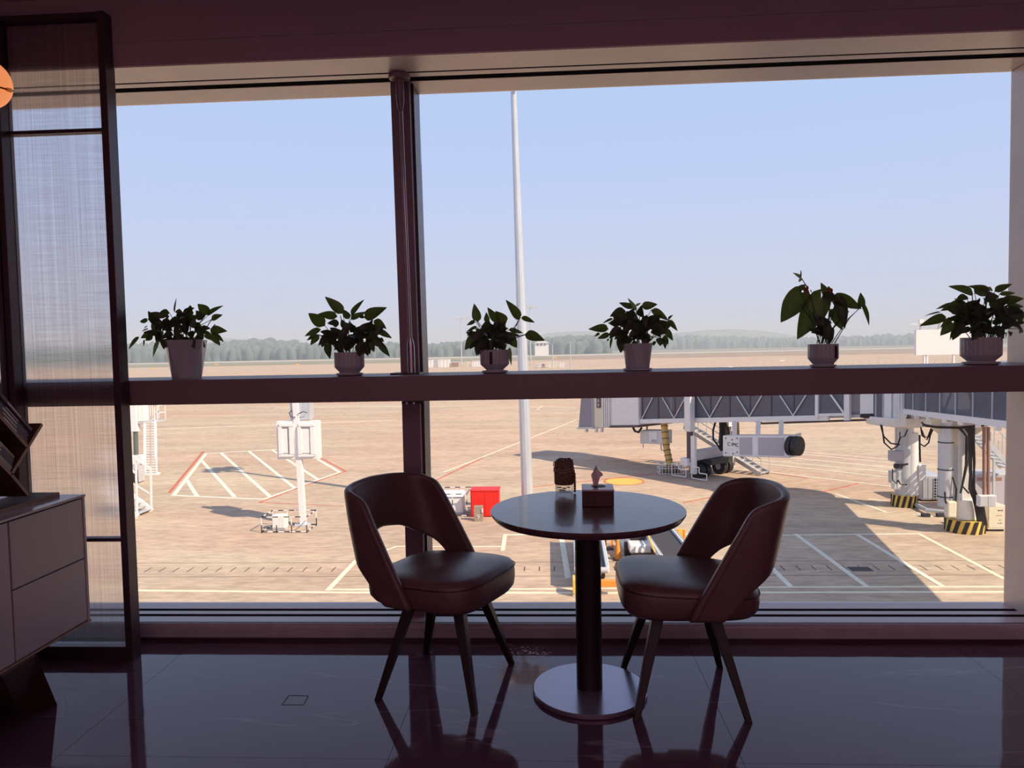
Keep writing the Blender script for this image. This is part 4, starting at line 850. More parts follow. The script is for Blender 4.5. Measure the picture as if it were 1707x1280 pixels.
# cab + bellows
qb('cab_wall', 14.8, 17.1, -1.55, 1.55, -.10, 2.3, 'white', bevel=.05); qb('cab_floor', 14.8, 17.3, -1.6, 1.6, -.22, -.10, 'darkcyl')
q = MB(O3); q.prism([L3(14.85, -1.57, 3.6), L3(15.9, -1.57, 3.5), L3(16.0, -1.57, 2.9), L3(15.0, -1.57, 2.75)], -ey*.02); q.build('cab_window_shade', 'grey', bt) if False else None
for k in range(10):
    s0 = 17.15+k*.17 if k < 5 else 18.2+(k-5)*.26
    h = -.22-.03*k; yy = -1.62-.02*(k % 2)
    if k < 4: qb('cab_rib', s0, s0+.07, -1.68, 1.6, -.18, 2.3, 'white')
qb('cab_front', 17.1, 18.6, -1.55, 1.5, -.2, 2.3, 'cream', bevel=.02)
q = MB(O3)
for k in range(7):
    s0 = 18.6+k*.20; dz = .02*k; q.m = 0
    q.hexa([L3(s0, -1.5, zb(s0)-.15), L3(s0+.1, -1.7, zb(s0)-.15), L3(s0+.1, 1.5, zb(s0)-.15), L3(s0, 1.5, zb(s0)-.15)], [L3(s0+.0-dz*3, -1.5, zb(s0)+2.4), L3(s0+.1-dz*3, -1.7, zb(s0)+2.4), L3(s0+.1-dz*3, 1.5, zb(s0)+2.4), L3(s0-dz*3, 1.5, zb(s0)+2.4)])
    q.m = 1
    q.hexa([L3(s0+.1, -1.7, zb(s0)-.15), L3(s0+.2, -1.5, zb(s0)-.15), L3(s0+.2, 1.5, zb(s0)-.15), L3(s0+.1, 1.5, zb(s0)-.15)], [L3(s0+.1-dz*3, -1.7, zb(s0)+2.4), L3(s0+.2-dz*3-.06, -1.5, zb(s0)+2.4), L3(s0+.2-dz*3-.06, 1.5, zb(s0)+2.4), L3(s0+.1-dz*3, 1.5, zb(s0)+2.4)])
q.build('bellows', ('lilac', 'grey'), bt)
qb('bellows_frame', 18.55, 20.05, -1.7, 1.5, -.28, -.15, 'galv')
for s0 in (17.9, 18.4, 19.3): qb('bumper_bracket', s0, s0+.12, -1.6, -1.4, -.5, -.2, 'white')
q = MB(O3); q.tube([L3(15.3, -1.5, zb(15.3)-.2), L3(15.15, -1.5, zb(15)-.45), L3(14.85, -1.5, zb(15)-.5), L3(14.6, -1.5, zb(14.6)-.25)], .07, 8); q.build('cable_loop', 'black', bt, smooth=True)
qb('gate_plate', 17.95, 18.3, -1.62, -1.56, 1.05, 2.0, 'darkcyl', bevel=.02)
rb2 = math.atan2(-ex.y, -ex.x)
for k, ch in enumerate('209'):
    s_ = 18.12; pz = zb(s_)+1.78-.29*k; p = L3(s_, -1.625, pz)-O3; text(ch, .30, 'white', bt, tuple(p), (math.pi/2, 0, rb2), 'gate_number')
# support leg and bogie
for sgn in (-1, 1):
    y = 1.72*sgn
    qb('leg_outer', 10.65, 11.05, y-.2, y+.2, zb(10.8)-.45, zb(10.8)+3.0, 'white', fl=True)
    q = MB(O3); q.cyl(L3(10.85, y, .95), L3(10.85, y, zb(10.8)-.4), .17, n=20); q.build('leg_inner', 'darkcyl', bt, smooth=True)
    qb('drive_motor', 10.75, 11.25, y-.35, y+.1, .75, 1.15, 'white', fl=True, bevel=.02); qb('leg_foot', 10.45, 10.75, y-.1, y+.1, .3, 2.4, 'white', fl=True)
qb('axle_beam', 10.4, 11.0, -1.6, 1.6, 1.05, 1.55, 'grey', fl=True, bevel=.02)
qb('bogie', 10.0, 11.5, -.9, .9, .75, 1.05, 'grille', fl=True)
for y in (-1.25, -.75, .75, 1.25):
    q = MB(O3); q.cyl(L3(10.7, y-.17, .44), L3(10.7, y+.17, .44), .44, n=24); wo = q.build('wheel', 'black', bt, smooth=True)
    q = MB(O3); q.cyl(L3(10.7, y-.18, .44), L3(10.7, y+.18, .44), .18, n=12); q.build('wheel_hub', 'grey', wo)
for (s0, s1) in ((9.5, 10.5), (10.9, 11.9)):
    lb('wheel_guard', [(s0, -2.0, .12), (s1, -2.0, .12), (s1, -2.0, .75 if s0 < 10 else .3), (s0 if s0 > 10 else s0+.5, -2.0, .75 if s0 < 10 else .3), (s0 if s0 > 10 else s0+.5, -2.0, .45), (s0, -2.0, .45), (s0, -2.0, .12)] if s0 < 10 else [(s0, -2.0, .12), (s1, -2.0, .12), (s1, -2.0, .75), (s1-.5, -2.0, .75), (s1-.5, -2.0, .5), (s0, -2.0, .5), (s0, -2.0, .12)], .05, 'white')
q = MB(O3); q.cyl(L3(9.9, 0, 1.5), L3(9.9, 0, zb(9.9)), .16, n=16); q.build('swivel_post', 'black', bt, smooth=True)
for dy in (-.35, .0, .3):
    q = MB(O3); q.tube([L3(9.9+dy, -.3, zb(10)-.05), L3(9.85+dy*1.6, -.35, 2.6), L3(9.9+dy*1.4, -.35, 2.1), L3(9.9+dy*.4, -.3, 1.75), L3(9.9, -.2, 1.5)], .055, 6); q.build('hose', 'black', bt, smooth=True)
# access stair behind
q = MB(O3)
sa, sb_ = (14.1, 2.35), (8.7, .05)
for y in (1.75, 2.55):
    lb('stair_stringer', [(sa[0], y, sa[1]), (sb_[0], y, sb_[1])], .07, 'galv', h=.22); lb('stair_rail', [(sa[0], y, sa[1]+.9), (sb_[0], y, sb_[1]+.9)], .045, 'galv')
    for k in range(6):
        f_ = k/5; s_ = sa[0]+(sb_[0]-sa[0])*f_; z_ = sa[1]+(sb_[1]-sa[1])*f_; lb('stair_post', [(s_, y, z_), (s_, y, z_+.9)], .04, 'galv')
for k in range(16):
    f_ = (k+.5)/16; s_ = sa[0]+(sb_[0]-sa[0])*f_; z_ = sa[1]+(sb_[1]-sa[1])*f_; qb('stair_tread', s_-.13, s_+.13, 1.75, 2.55, z_, z_+.04, 'galv', fl=True)
# fixed AC unit hung under the tunnel
def acz(s): return 1.46+.083*(8.75-s)
t = thing('air_conditioner', 'long white air conditioning unit hung beneath the boarding bridge tunnel', 'air conditioner', tuple(L3(6.7, -1.2, 1.46)))
oa = L3(6.7, -1.2, 1.46)
def ab_(name, s0, s1, y0, y1, d0, d1, mt, bevel=0):
    q = MB(oa); q.hexa([L3(s0, y0, acz(s0)+d0), L3(s1, y0, acz(s1)+d0), L3(s1, y1, acz(s1)+d0), L3(s0, y1, acz(s0)+d0)], [L3(s0, y0, acz(s0)+d1), L3(s1, y0, acz(s1)+d1), L3(s1, y1, acz(s1)+d1), L3(s0, y1, acz(s0)+d1)]); return q.build(name, mt, t, bevel=bevel)
ab_('casing', 4.9, 8.8, -1.55, -.8, 0, 1.1, 'white', .03)
ab_('louvre', 7.0, 7.75, -1.565, -1.55, .1, 1.0, 'lilac'); ab_('louvre', 5.2, 6.65, -1.565, -1.55, .1, 1.0, 'lilac')
q = MB(oa); q.hexa([L3(4.6, -1.45, acz(4.6)+.2), L3(4.9, -1.5, acz(4.9)), L3(4.9, -1.0, acz(4.9)), L3(4.6, -1.0, acz(4.6)+.2)], [L3(4.6, -1.45, acz(4.6)+1.2), L3(4.9, -1.5, acz(4.9)+1.1), L3(4.9, -1.0, acz(4.9)+1.1), L3(4.6, -1.0, acz(4.6)+1.2)]); q.build('end_duct', 'white', t, bevel=.02)
for s0 in (4.45, 4.75):
    q = MB(oa); q.cyl(L3(s0-.12, -1.6, acz(s0)+.6), L3(s0+.12, -1.6, acz(s0)+.6), .47, n=28); q.build('hose_collar', 'black', t, smooth=True)
for s0 in (5.4, 6.7, 8.1): 
    q = MB(oa); q.bar(L3(s0, -1.5, acz(s0)+1.1), L3(s0, -1.45, zb(s0)+.05), .22, .08); q.build('hanger', 'white', t)
dirn = -ex
text('C IMC', .26, 'ink', t, tuple(L3(8.15, -1.565, acz(8.15)+.62)-oa), (math.pi/2, 0, rb2), 'lettering')
for (s0, z0) in ((8.6, .92), (8.6, .15), (7.9, .92), (7.9, .2), (8.2, .85), (8.15, .12)): ab_('fastener', s0-.03, s0+.03, -1.57, -1.55, z0, z0+.06, 'ink')
t = thing('transformer_box', 'small grey-white electrical box hung under the bridge near the cab', 'box', tuple(L3(14.1, -1.0, 1.9))); oa = L3(14.1, -1.0, 1.9)
q = MB(oa); q.hexa([L3(13.3, -1.1, 1.62), L3(15.1, -1.1, 1.5), L3(15.1, -.3, 1.5), L3(13.3, -.3, 1.62)], [L3(13.3, -1.1, 2.42), L3(15.1, -1.1, 2.3), L3(15.1, -.3, 2.3), L3(13.3, -.3, 2.42)]); q.build('box_body', 'galv', t, bevel=.02)
q = MB(oa); q.box(L3(14.2, -1.115, 1.95), (.0, .0, .0)); 
q = MB(oa); q.hexa([L3(13.75, -1.12, 1.7), L3(14.35, -1.12, 1.66), L3(14.35, -1.1, 1.66), L3(13.75, -1.1, 1.7)], [L3(13.75, -1.12, 2.3), L3(14.35, -1.12, 2.26), L3(14.35, -1.1, 2.26), L3(13.75, -1.1, 2.3)]); q.build('door', 'white', t)
q = MB(oa); q.hexa([L3(13.8, -1.13, 1.7), L3(14.2, -1.13, 1.68), L3(14.2, -1.12, 1.68), L3(13.8, -1.12, 1.7)], [L3(13.8, -1.13, 1.85), L3(14.2, -1.13, 1.83), L3(14.2, -1.12, 1.83), L3(13.8, -1.12, 1.85)]); q.build('vent', 'lilac', t)
for s_ in (13.5, 14.9):
    q = MB(oa); q.bar(L3(s_, -.7, 2.3), L3(s_, -.7, zb(s_)+.05), .1, .1); q.build('hanger', 'grey', t)
q = MB(oa); q.tube([L3(14.9, -1.05, 1.55), L3(14.9, -1.05, 1.25)], .03, 6); q.tube([L3(13.5, -1.05, 1.6), L3(13.5, -1.05, 1.3), L3(13.4, -1.05, 1.25)], .04, 6); q.build('hook', 'grey', t)
# corrugated hoses
def hose(label, pts, r):
    o_ = V(pts[-1]); t = thing('air_hose', label, 'hose', tuple(o_)); pts = [V(p) for p in pts]; q = MB(o_); fine = []
    for a, c_ in zip(pts, pts[1:]): fine += [a.lerp(c_, k/8) for k in range(8)]
    fine.append(pts[-1]); q.tube(fine, [r*(1 if k % 2 else .93) for k in range(len(fine))], 14); q.build('hose_tube', 'hose', t, smooth=True)
    for k in range(1, len(fine)-1, 2):
        q = MB(o_); d = (fine[k+1]-fine[k]).normalized(); q.cyl(fine[k]-d*.03, fine[k]+d*.03, r*1.06, n=14); q.build('hose_band', 'hosedark', t)
    return t
hb = onz(1118, 789, G); ht = L3(13.3, -1.0, zb(13.3))
hose('yellow corrugated air hose hanging beside the bridge electrical box', [ht, ht.lerp(hb, .5)+V((-.05, 0, 0)), hb+V((0, 0, .35))], .20)
ht = L3(8.9, -.3, zb(8.9)); hose('short yellow corrugated hose end above the air conditioner', [ht, ht+V((.02, 0, -.5)), ht+V((.05, 0, -.95))], .18)
t = thing('hose_basket', 'wire basket on the apron holding the end of the yellow hose', 'basket', tuple(hb)); q = MB(hb)
for k in range(9):
    x = -.7+k*1.4/8; q.bar(hb+V((x, -.4, 0)), hb+V((x, -.4, .6)), .03); q.bar(hb+V((x, .4, 0)), hb+V((x, .4, .6)), .03)
q.build('basket_wires', 'white', t)
for z in (.05, .35, .6):
    q = MB(hb)
    for (a, c_) in (((-.7, -.4), (.7, -.4)), ((-.7, .4), (.7, .4)), ((-.7, -.4), (-.7, .4)), ((.7, -.4), (.7, .4))): q.bar(hb+V((*a, z)), hb+V((*c_, z)), .035)
    q.build('basket_hoop', 'white', t)
q = MB(hb); q.tube([hb+V((.38*math.cos(a/16*6.28), .25*math.sin(a/16*6.28), .2)) for a in range(17)], .16, 8); q.build('hose_coil', 'hosedark', t, smooth=True)
# ================================================================== ROTUNDA, FIXED WALKWAY
cx_, cy_ = 15.75, 33.4; R3 = V((cx_, cy_, G))
t = thing('bridge_rotunda', 'round glazed bridge rotunda on a white column with a striped foot', 'rotunda', tuple(R3))
q = MB(R3); q.lathe(R3+V((0, 0, 3.55)), [(.7, 0), (1.5, .12), (1.62, .35), (1.62, .5)], 32); q.build('rotunda_floor', 'white', t, smooth=True)
q = MB(R3); q.lathe(R3+V((0, 0, 6.0)), [(1.7, 0), (1.7, .14), (.2, .2)], 32); q.build('roof', 'white', t, smooth=True)
for k in range(14):
    a0 = -math.pi/2-1.75+k*.25; pts = [R3+V((1.5*math.cos(a), 1.5*math.sin(a), 0)) for a in (a0+.012, a0+.238)]
    q = MB(R3); q.hexa([pts[0]+V((0, 0, 4.05)), pts[1]+V((0, 0, 4.05)), pts[1]*1+V((.0, .05, 4.05)), pts[0]+V((0, .05, 4.05))], [pts[0]+V((0, 0, 6)), pts[1]+V((0, 0, 6)), pts[1]+V((0, .05, 6)), pts[0]+V((0, .05, 6))])
    q.build('wall_panel' if k in (3, 4, 6, 7) else 'glass_panel', 'white' if k in (3, 4, 6, 7) else 'tglass', t)
    q = MB(R3); q.bar(pts[0]+V((0, 0, 4.05)), pts[0]+V((0, 0, 6)), .06); q.build('panel_post', 'galv', t)
pc = V((15.7, 33.2, G))
q = MB(R3); q.cyl(pc+V((0, 0, .5)), pc+V((0, 0, 3.6)), .38, n=28); q.build('column', 'galv', t, smooth=True)
q = MB(R3); q.cyl(pc+V((.25, -.1, .5)), pc+V((.25, -.1, 3.3)), .30, n=24); q.build('column_casing', 'white', t, smooth=True)
def striped(par, o_, c_, r, h, n=14):
    q = MB(o_); q.cyl(c_, c_+V((0, 0, h)), r*.97, n=32); f_ = q.build('column_foot', 'yellow', par, smooth=True)
    for k in range(n):
        a = 6.2832*k/n; da = 6.2832/n*.5; sh = .22
        bt_ = [(a, r), (a+da, r), (a+da, r*.96), (a, r*.96)]; q = MB(o_)
        q.hexa([c_+V((rr*math.cos(aa), rr*math.sin(aa), 0)) for aa, rr in bt_], [c_+V((rr*math.cos(aa+sh), rr*math.sin(aa+sh), h)) for aa, rr in bt_]); q.build('stripe', 'black', f_)
striped(t, R3, V((15.72, 33.2, G)), .55, .52)
for (dx, z, w_, h, mt) in ((-.52, 1.35, .42, .55, 'galv'), (-.50, 2.3, .50, .45, 'lilac'), (-.45, .95, .3, .3, 'white'), (.60, 1.55, .30, .7, 'white')):
    q = MB(R3); q.box(pc+V((dx, -.25, z)), (w_, .35, h)); q.build('control_box', mt, t, bevel=.02)
q = MB(R3); q.bar(pc+V((-.4, -.3, 1.85)), pc+V((.0, -.35, 1.95)), .08, .08); q.box(pc+V((-.45, -.4, 1.85)), (.25, .3, .18)); q.build('camera_arm', 'black', t)
def rcab(name, par, o_, px, r=.035, y=32.6):
    q = MB(o_); q.tube([ony(x, yy, y) for x, yy in px], r, 6); q.build(name, 'black', par, smooth=True)
rcab('cable', t, R3, [(1468, 708), (1473, 727), (1485, 739), (1500, 741)]); rcab('cable', t, R3, [(1470, 710), (1474, 738), (1486, 749), (1496, 744), (1501, 728)]); rcab('cable', t, R3, [(1500, 720), (1500, 729), (1508, 727), (1513, 716)], .025)
rcab('cable', t, R3, [(1488, 782), (1488, 800), (1494, 806), (1497, 800)], .025); rcab('cable', t, R3, [(1497, 800), (1501, 807), (1512, 808)], .03)
for k, pp in enumerate(([(1536, 704), (1545, 711), (1565, 712), (1572, 707)], [(1535, 712), (1537, 726), (1545, 733), (1553, 712)], [(1536, 716), (1541, 728), (1549, 729), (1557, 712)], [(1534, 740), (1541, 744), (1548, 738), (1553, 715)])): rcab('cable', t, R3, pp, .03, 31.5)
rcab('cable', t, R3, [(1533, 725), (1533, 745), (1534, 770)], .04, 32.3)
# fixed walkway towards the terminal
W0 = V((14.55, 28.7, G)); wd_ = V((-.134, -1, 0)).normalized(); wn = V((1, -.134, 0)).normalized()
t = thing('fixed_walkway', 'glazed elevated walkway leading from the rotunda back to the terminal', 'walkway', tuple(W0))
def Wp(s, y, z): return W0+wd_*s+wn*y+V((0, 0, z))   # s toward terminal, y across (away), z above ground
def wzb(s): return 4.42+.045*s
def wb(name, s0, s1, y0, y1, d0, d1, mt, bevel=0):
    q = MB(W0); q.hexa([Wp(s0, y0, wzb(s0)+d0), Wp(s1, y0, wzb(s1)+d0), Wp(s1, y1, wzb(s1)+d0), Wp(s0, y1, wzb(s0)+d0)], [Wp(s0, y0, wzb(s0)+d1), Wp(s1, y0, wzb(s1)+d1), Wp(s1, y1, wzb(s1)+d1), Wp(s0, y1, wzb(s0)+d1)]); return q.build(name, mt, t, bevel=bevel)
for y0 in (0, 2.7):
    wb('floor_beam', -3.3, 20, y0-.06, y0+.06, .0, .22, 'white'); wb('roof_beam', -3.3, 20, y0-.06, y0+.06, 1.85, 1.98, 'white')
wb('floor_slab', -3.3, 20, .06, 2.64, .02, .18, 'grey'); wb('roof', -3.3, 20, -.1, 2.8, 1.98, 2.04, 'white')
s_ = -3.2
k = 0
while s_ < 19:
    for y0 in (0, 2.7):
        wb('glass_panel', s_+.03, s_+1.37, y0-.02, y0+.0, .22, 1.85, 'tglass'); wb('window_mullion', s_-.03, s_+.03, y0-.05, y0+.03, .22, 1.85, 'galv')
    q = MB(W0); a, c_ = ((s_, .24), (s_+1.4, 1.83)) if k % 2 else ((s_+1.4, .24), (s_, 1.83)); q.bar(Wp(a[0], .1, wzb(a[0])+a[1]), Wp(c_[0], .1, wzb(c_[0])+c_[1]), .06); q.build('brace', 'white', t)
    wb('beam_bracket', s_+.3, s_+.4, -.08, .06, -.12, .0, 'white'); s_ += 1.4; k += 1
for s0 in (-3.3, -3.0): wb('corner_post', s0, s0+.12, -.12, .06, -.5, 1.95, 'white')
# its column
pc = V((15.85, 28.75, G)); 
q = MB(W0); q.cyl(pc+V((0, 0, .5)), pc+V((0, 0, 1.25)), .42, n=28); q.build('column_base', 'white', t, smooth=True)
q = MB(W0); q.box(pc+V((-.1, 0, 2.3)), (.50, .5, 4.1)); q.build('column', 'white', t, bevel=.03)
q = MB(W0); q.prism([pc+V((-1.35, -.2, 4.4)), pc+V((-1.35, -.2, 4.15)), pc+V((-.35, -.2, 3.3)), pc+V((.9, -.2, 4.15)), pc+V((.9, -.2, 4.4))], (0, .4, 0)); q.build('column_bracket', 'cream', t)
q = MB(W0); q.cyl(pc+V((-.75, -.1, 1.0)), pc+V((-.75, -.1, 4.3)), .26, n=24); q.build('duct', 'galv', t, smooth=True)
for z in (1.35, 2.4, 3.45):
    q = MB(W0); q.cyl(pc+V((-.75, -.1, z)), pc+V((-.75, -.1, z+.04)), .275, n=24); q.build('duct_band', 'grille', t)
q = MB(W0); q.box(pc+V((-.72, -.42, .95)), (.34, .3, .62)); q.build('duct_box', 'cream', t, bevel=.05)
striped(t, W0, V((15.9, 28.75, G)), .70, .48)
q = MB(W0); q.box(pc+V((.35, -.85, 1.35)), (.62, .2, .42)); cbx = q.build('junction_box', 'white', t, bevel=.01)
q = MB(W0); q.box(pc+V((.2, -.96, 1.35)), (.27, .02, .36)); q.build('door', 'galv', cbx); q = MB(W0); q.box(pc+V((.5, -.96, 1.35)), (.27, .02, .36)); q.build('door', 'galv', cbx)
rnd = random.Random(5)
for k in range(8):
    xa = 1607+k*3.0; mid = 1612+k*1.6; pp = [(xa-4, 713), (mid, 726+rnd.uniform(-3, 5)), (mid+rnd.uniform(-1, 2), 770), (mid+rnd.uniform(-2, 4), 815), (mid+8+k*1.2, 845), (mid+14+k, 875)]
    if k < 2: pp = [(xa-10, 712), (1611, 727), (1610+k*2, 775), (1604, 810), (1601+k*14, 822)]
    rcab('cable', t, W0, pp, .035, 28.2)
rcab('cable', t, W0, [(1575, 820), (1576, 836), (1583, 848), (1590, 852)], .03, 28.3); rcab('cable', t, W0, [(1588, 795), (1594, 815), (1593, 838)], .03, 28.3)
rcab('cable', t, W0, [(1538, 708), (1560, 712), (1600, 713), (1640, 709)], .05, 28.4)
for x in (1640.5, 1647.5):
    a = ony(x, 712, 28.0); c_ = ony(x, 842, 28.0); q = MB(W0); q.cyl(a, c_, .06, n=10); q.build('conduit', 'rust', t, smooth=True)
# ground equipment near the columns
def boxpx(name, label, cat, x0, x1, ytop, ybot, depth, mt, details, group=None):
    a, c_ = onz(x0, ybot, G), onz(x1, ybot, G); Y_ = (a.y+c_.y)/2; zt_ = ony((x0+x1)/2, ytop, Y_).z
    t = thing(name, label, cat, ((a.x+c_.x)/2, Y_+depth/2, G)); o_ = V(t.location)
    q = MB(o_); q.bb((a.x, Y_, G+.08), (c_.x, Y_+depth, zt_)); q.build('casing', mt, t, bevel=.02)
    q = MB(o_); q.bb((a.x+.03, Y_+.05, G), (c_.x-.03, Y_+depth-.05, G+.08)); q.build('feet', 'grille', t)
    details(t, o_, a.x, c_.x, Y_, zt_); return t
def d_cond(t, o_, x0, x1, Y_, zt_):
    q = MB(o_); w_ = x1-x0; q.bb((x0+w_*.52, Y_-.02, G+.12), (x1-.05, Y_, zt_-.12)); gr = q.build('fan_opening', 'grille', t)
    for k in range(7):
        q = MB(o_); z = G+.15+(zt_-.3-G)*k/7; q.bb((x0+w_*.5, Y_-.04, z), (x1-.03, Y_-.02, z+.025)); q.build('grille_bar', 'galv', gr)
    for k in range(5):
        q = MB(o_); x = x0+w_*.52+w_*.45*k/4; q.bb((x-.012, Y_-.045, G+.12), (x+.012, Y_-.02, zt_-.12)); q.build('grille_bar', 'galv', gr)
    q = MB(o_); q.bb((x0+.05, Y_-.02, G+.15), (x0+w_*.25, Y_, zt_-.1)); q.build('side_panel', 'galv', t); q = MB(o_); q.bb((x0+w_*.28, Y_-.02, G+.15), (x0+w_*.48, Y_, zt_-.1)); q.build('side_panel', 'lilac', t)
boxpx('condenser_unit', 'grey outdoor condenser unit with black fan grille between the two columns', 'air conditioner', 1536, 1574, 793, 836, 1.6, 'galv', d_cond)
def d_lock(t, o_, x0, x1, Y_, zt_):
    n = 3
    for k in range(n):
        a = x0+(x1-x0)*k/n; q = MB(o_); q.bb((a+.03, Y_-.02, G+.15), (a+(x1-x0)/n-.03, Y_, zt_-.05)); dr = q.build('door', 'lilac', t); q = MB(o_); q.bb((a+.12, Y_-.03, zt_-.28), (a+(x1-x0)/n-.12, Y_-.02, zt_-.14)); q.build('nameplate', 'rust', dr)
boxpx('switch_cabinet', 'row of grey electrical switch cabinets behind the rightmost column', 'cabinet', 1622, 1700, 790, 856, 1.3, 'grey', d_lock)
def d_cream(t, o_, x0, x1, Y_, zt_):
    q = MB(o_); q.bb((x0+.04, Y_-.015, G+.16), (x1-.04, Y_, zt_-.04)); dr = q.build('door', 'cream', t)
    w_ = x1-x0
    for (xx, zz_, ww, mt_) in ((.55, .78, .05, 'ink'), (.63, .78, .05, 'ink'), (.71, .78, .05, 'rust'), (.79, .78, .04, 'ink'), (.45, .60, .34, 'redline'), (.62, .42, .03, 'rust'), (.70, .42, .03, 'rust'), (.55, .30, .03, 'rust'), (.63, .30, .04, 'rust'), (.72, .30, .04, 'ink')):
        q = MB(o_); h = zt_-G; q.bb((x0+w_*xx, Y_-.02, G+h*zz_), (x0+w_*(xx+ww), Y_-.015, G+h*(zz_+.045 if ww < .2 else zz_+.02))); q.build('lettering', mt_, dr)
    q = MB(o_); q.bb((x0+w_*.06, Y_-.03, G+(zt_-G)*.5), (x0+w_*.09, Y_-.015, G+(zt_-G)*.55)); q.build('door_handle', 'galv', dr)
boxpx('power_cabinet', 'cream power cabinet with small faded lettering by the right window jamb', 'cabinet', 1646, 1676, 842, 886, .9, 'cream', d_cream)
q0 = onz(1535, 858, G); 
t = thing('pipe_run', 'silver pipe running along the apron between the two columns', 'pipe', tuple(q0)); q = MB(q0); q.tube([onz(1518, 842, G)+V((0, 0, .15)), onz(1545, 856, G)+V((0, 0, .15)), onz(1590, 860, G)+V((0, 0, .12))], .09, 10); q.build('pipe', 'galv', t, smooth=True)
for px in (1545, 1570):
    p = onz(px, 862, G); q = MB(q0); q.box(p+V((0, 0.1, .07)), (.3, .2, .14)); q.build('pipe_support', 'grille', t)
# service stair at far right
t = thing('service_stair', 'galvanised service stair under the walkway by the right jamb', 'stair', tuple(ony(1660, 775, 30)*1)); so3 = V(t.location)
a0, a1 = ony(1636, 726, 31), ony(1690, 784, 31)
for dy in (0, .8):
    q = MB(so3); q.bar(a0+V((0, dy, 0)), a1+V((0, dy, 0)), .06, .2); q.build('stringer', 'galv', t); q = MB(so3); q.bar(a0+V((0.4, dy, .95)), a1+V((0.4, dy, .95)), .05); q.build('handrail', 'galv', t)
    for k in range(4):
        p = a0.lerp(a1, .15+k*.25)+V((0, dy, 0)); q = MB(so3); q.bar(p, p+V((0.0, 0, 1.0)), .04); q.build('post', 'galv', t)
for k in range(9):
    p = a0.lerp(a1, (k+.5)/9)+V((0, .4, 0)); q = MB(so3); q.box(p, (.22, .8, .04)); q.build('tread', 'galv', t)
q = MB(so3); p = ony(1657, 765, 31); q.bar(p, V((p.x, p.y, G)), .08); q.build('support_post', 'galv', t)
# ================================================================== LEFT EDGE: neighbouring bridge leg, ladder stair, near stair
p = ony(223, 790, 41); pb = V((p.x, 41, G)); t = thing('bridge_support', 'white telescopic bridge leg beside the far steps at left edge', 'bridge support', tuple(pb))
def cpt(px, py): return ony(px, py, 41)
q = MB(pb); q.bb((cpt(220, 719).x, 40.8, cpt(220, 719).z), (cpt(231, 719).x, 41.2, cpt(226, 640).z)); q.build('leg_outer', 'white', t, bevel=.02)
q = MB(pb); q.cyl(cpt(227, 758), cpt(226, 718), .13, n=16); q.build('leg_inner', 'green', t, smooth=True)
q = MB(pb); q.box(cpt(228, 765), (.8, .4, .5)); q.build('drive_box', 'white', t, bevel=.02); q = MB(pb); q.bb((cpt(216, 770).x, 40.6, G+.05), (cpt(236, 770).x, 41.3, cpt(228, 772).z)); q.build('axle_beam', 'grey', t)
for dx in (-.4, .4):
    q = MB(pb); q.cyl((pb.x+dx-.1, 40.7, G+.4), (pb.x+dx+.1, 40.7, G+.4), .4, n=18); q.build('wheel', 'black', t, smooth=True)
q = MB(pb); q.bb((cpt(231, 702).x, 41.0, cpt(231, 702).z), (cpt(239, 702).x, 41.6, cpt(231, 660).z)); q.build('side_cabin', 'white', t); q = MB(pb); q.bb((cpt(230, 706).x, 40.9, cpt(231, 706).z), (cpt(241, 704).x, 41.6, cpt(231, 702.5).z)); q.build('cabin_floor', 'grey', t)
q = MB(pb); q.bb((cpt(190, 708).x, 40.9, cpt(231, 708).z), (cpt(230, 704).x, 41.6, cpt(231, 702.5).z)); q.build('cross_beam', 'white', t)
# ladder stair
Yb = onz(250, 791, G).y; pl_ = onz(243, 791, G); pr_ = onz(261, 791, G); tz = ony(250, 702, Yb+2.2).z
t = thing('boarding_steps', 'narrow white steps climbing to a railed platform at far left', 'stair', ((pl_.x+pr_.x)/2, Yb, G)); o_ = V(t.location)
sx_ = ony(251, 700, Yb+2.2).x-(pl_.x+pr_.x)/2
for x in (pl_.x, pr_.x):
    q = MB(o_); q.bar((x, Yb, G+.1), (x+sx_, Yb+2.2, tz), .07, .16); q.build('stringer', 'white', t); q = MB(o_); q.bar((x, Yb-.1, G+1.0), (x+sx_, Yb+2.1, tz+.9), .04); q.build('handrail', 'white', t)
for k in range(20):
    f_ = (k+.5)/20; q = MB(o_); q.box(((pl_.x+pr_.x)/2+sx_*f_, Yb+2.2*f_, G+.1+(tz-G-.1)*f_), (pr_.x-pl_.x, .22, .05)); q.build('tread', 'white', t)
pl2, pr2 = pl_.x+sx_, pr_.x+sx_
q = MB(o_); q.bb((pl2-.05, Yb+2.2, tz-.08), (pr2+.1, Yb+3.2, tz)); q.build('platform', 'grey', t)
for x in (pl2-.05, (pl2+pr2)/2, pr2+.1):
    for dy in (2.2, 3.2):
        q = MB(o_); q.bar((x, Yb+dy, tz), (x, Yb+dy, tz+1.0), .04); q.build('railing_post', 'white', t)
for z in (.5, 1.0):
    q = MB(o_); q.bar((pl2-.05, Yb+3.2, tz+z), (pr2+.1, Yb+3.2, tz+z), .04); q.bar((pr2+.1, Yb+2.2, tz+z), (pr2+.1, Yb+3.2, tz+z), .04); q.build('railing_bar', 'white', t)
q = MB(o_); q.bb((pl_.x-.15, Yb-.25, G), (pr_.x+.15, Yb+.15, G+.12)); q.build('foot_plate', 'white', t)
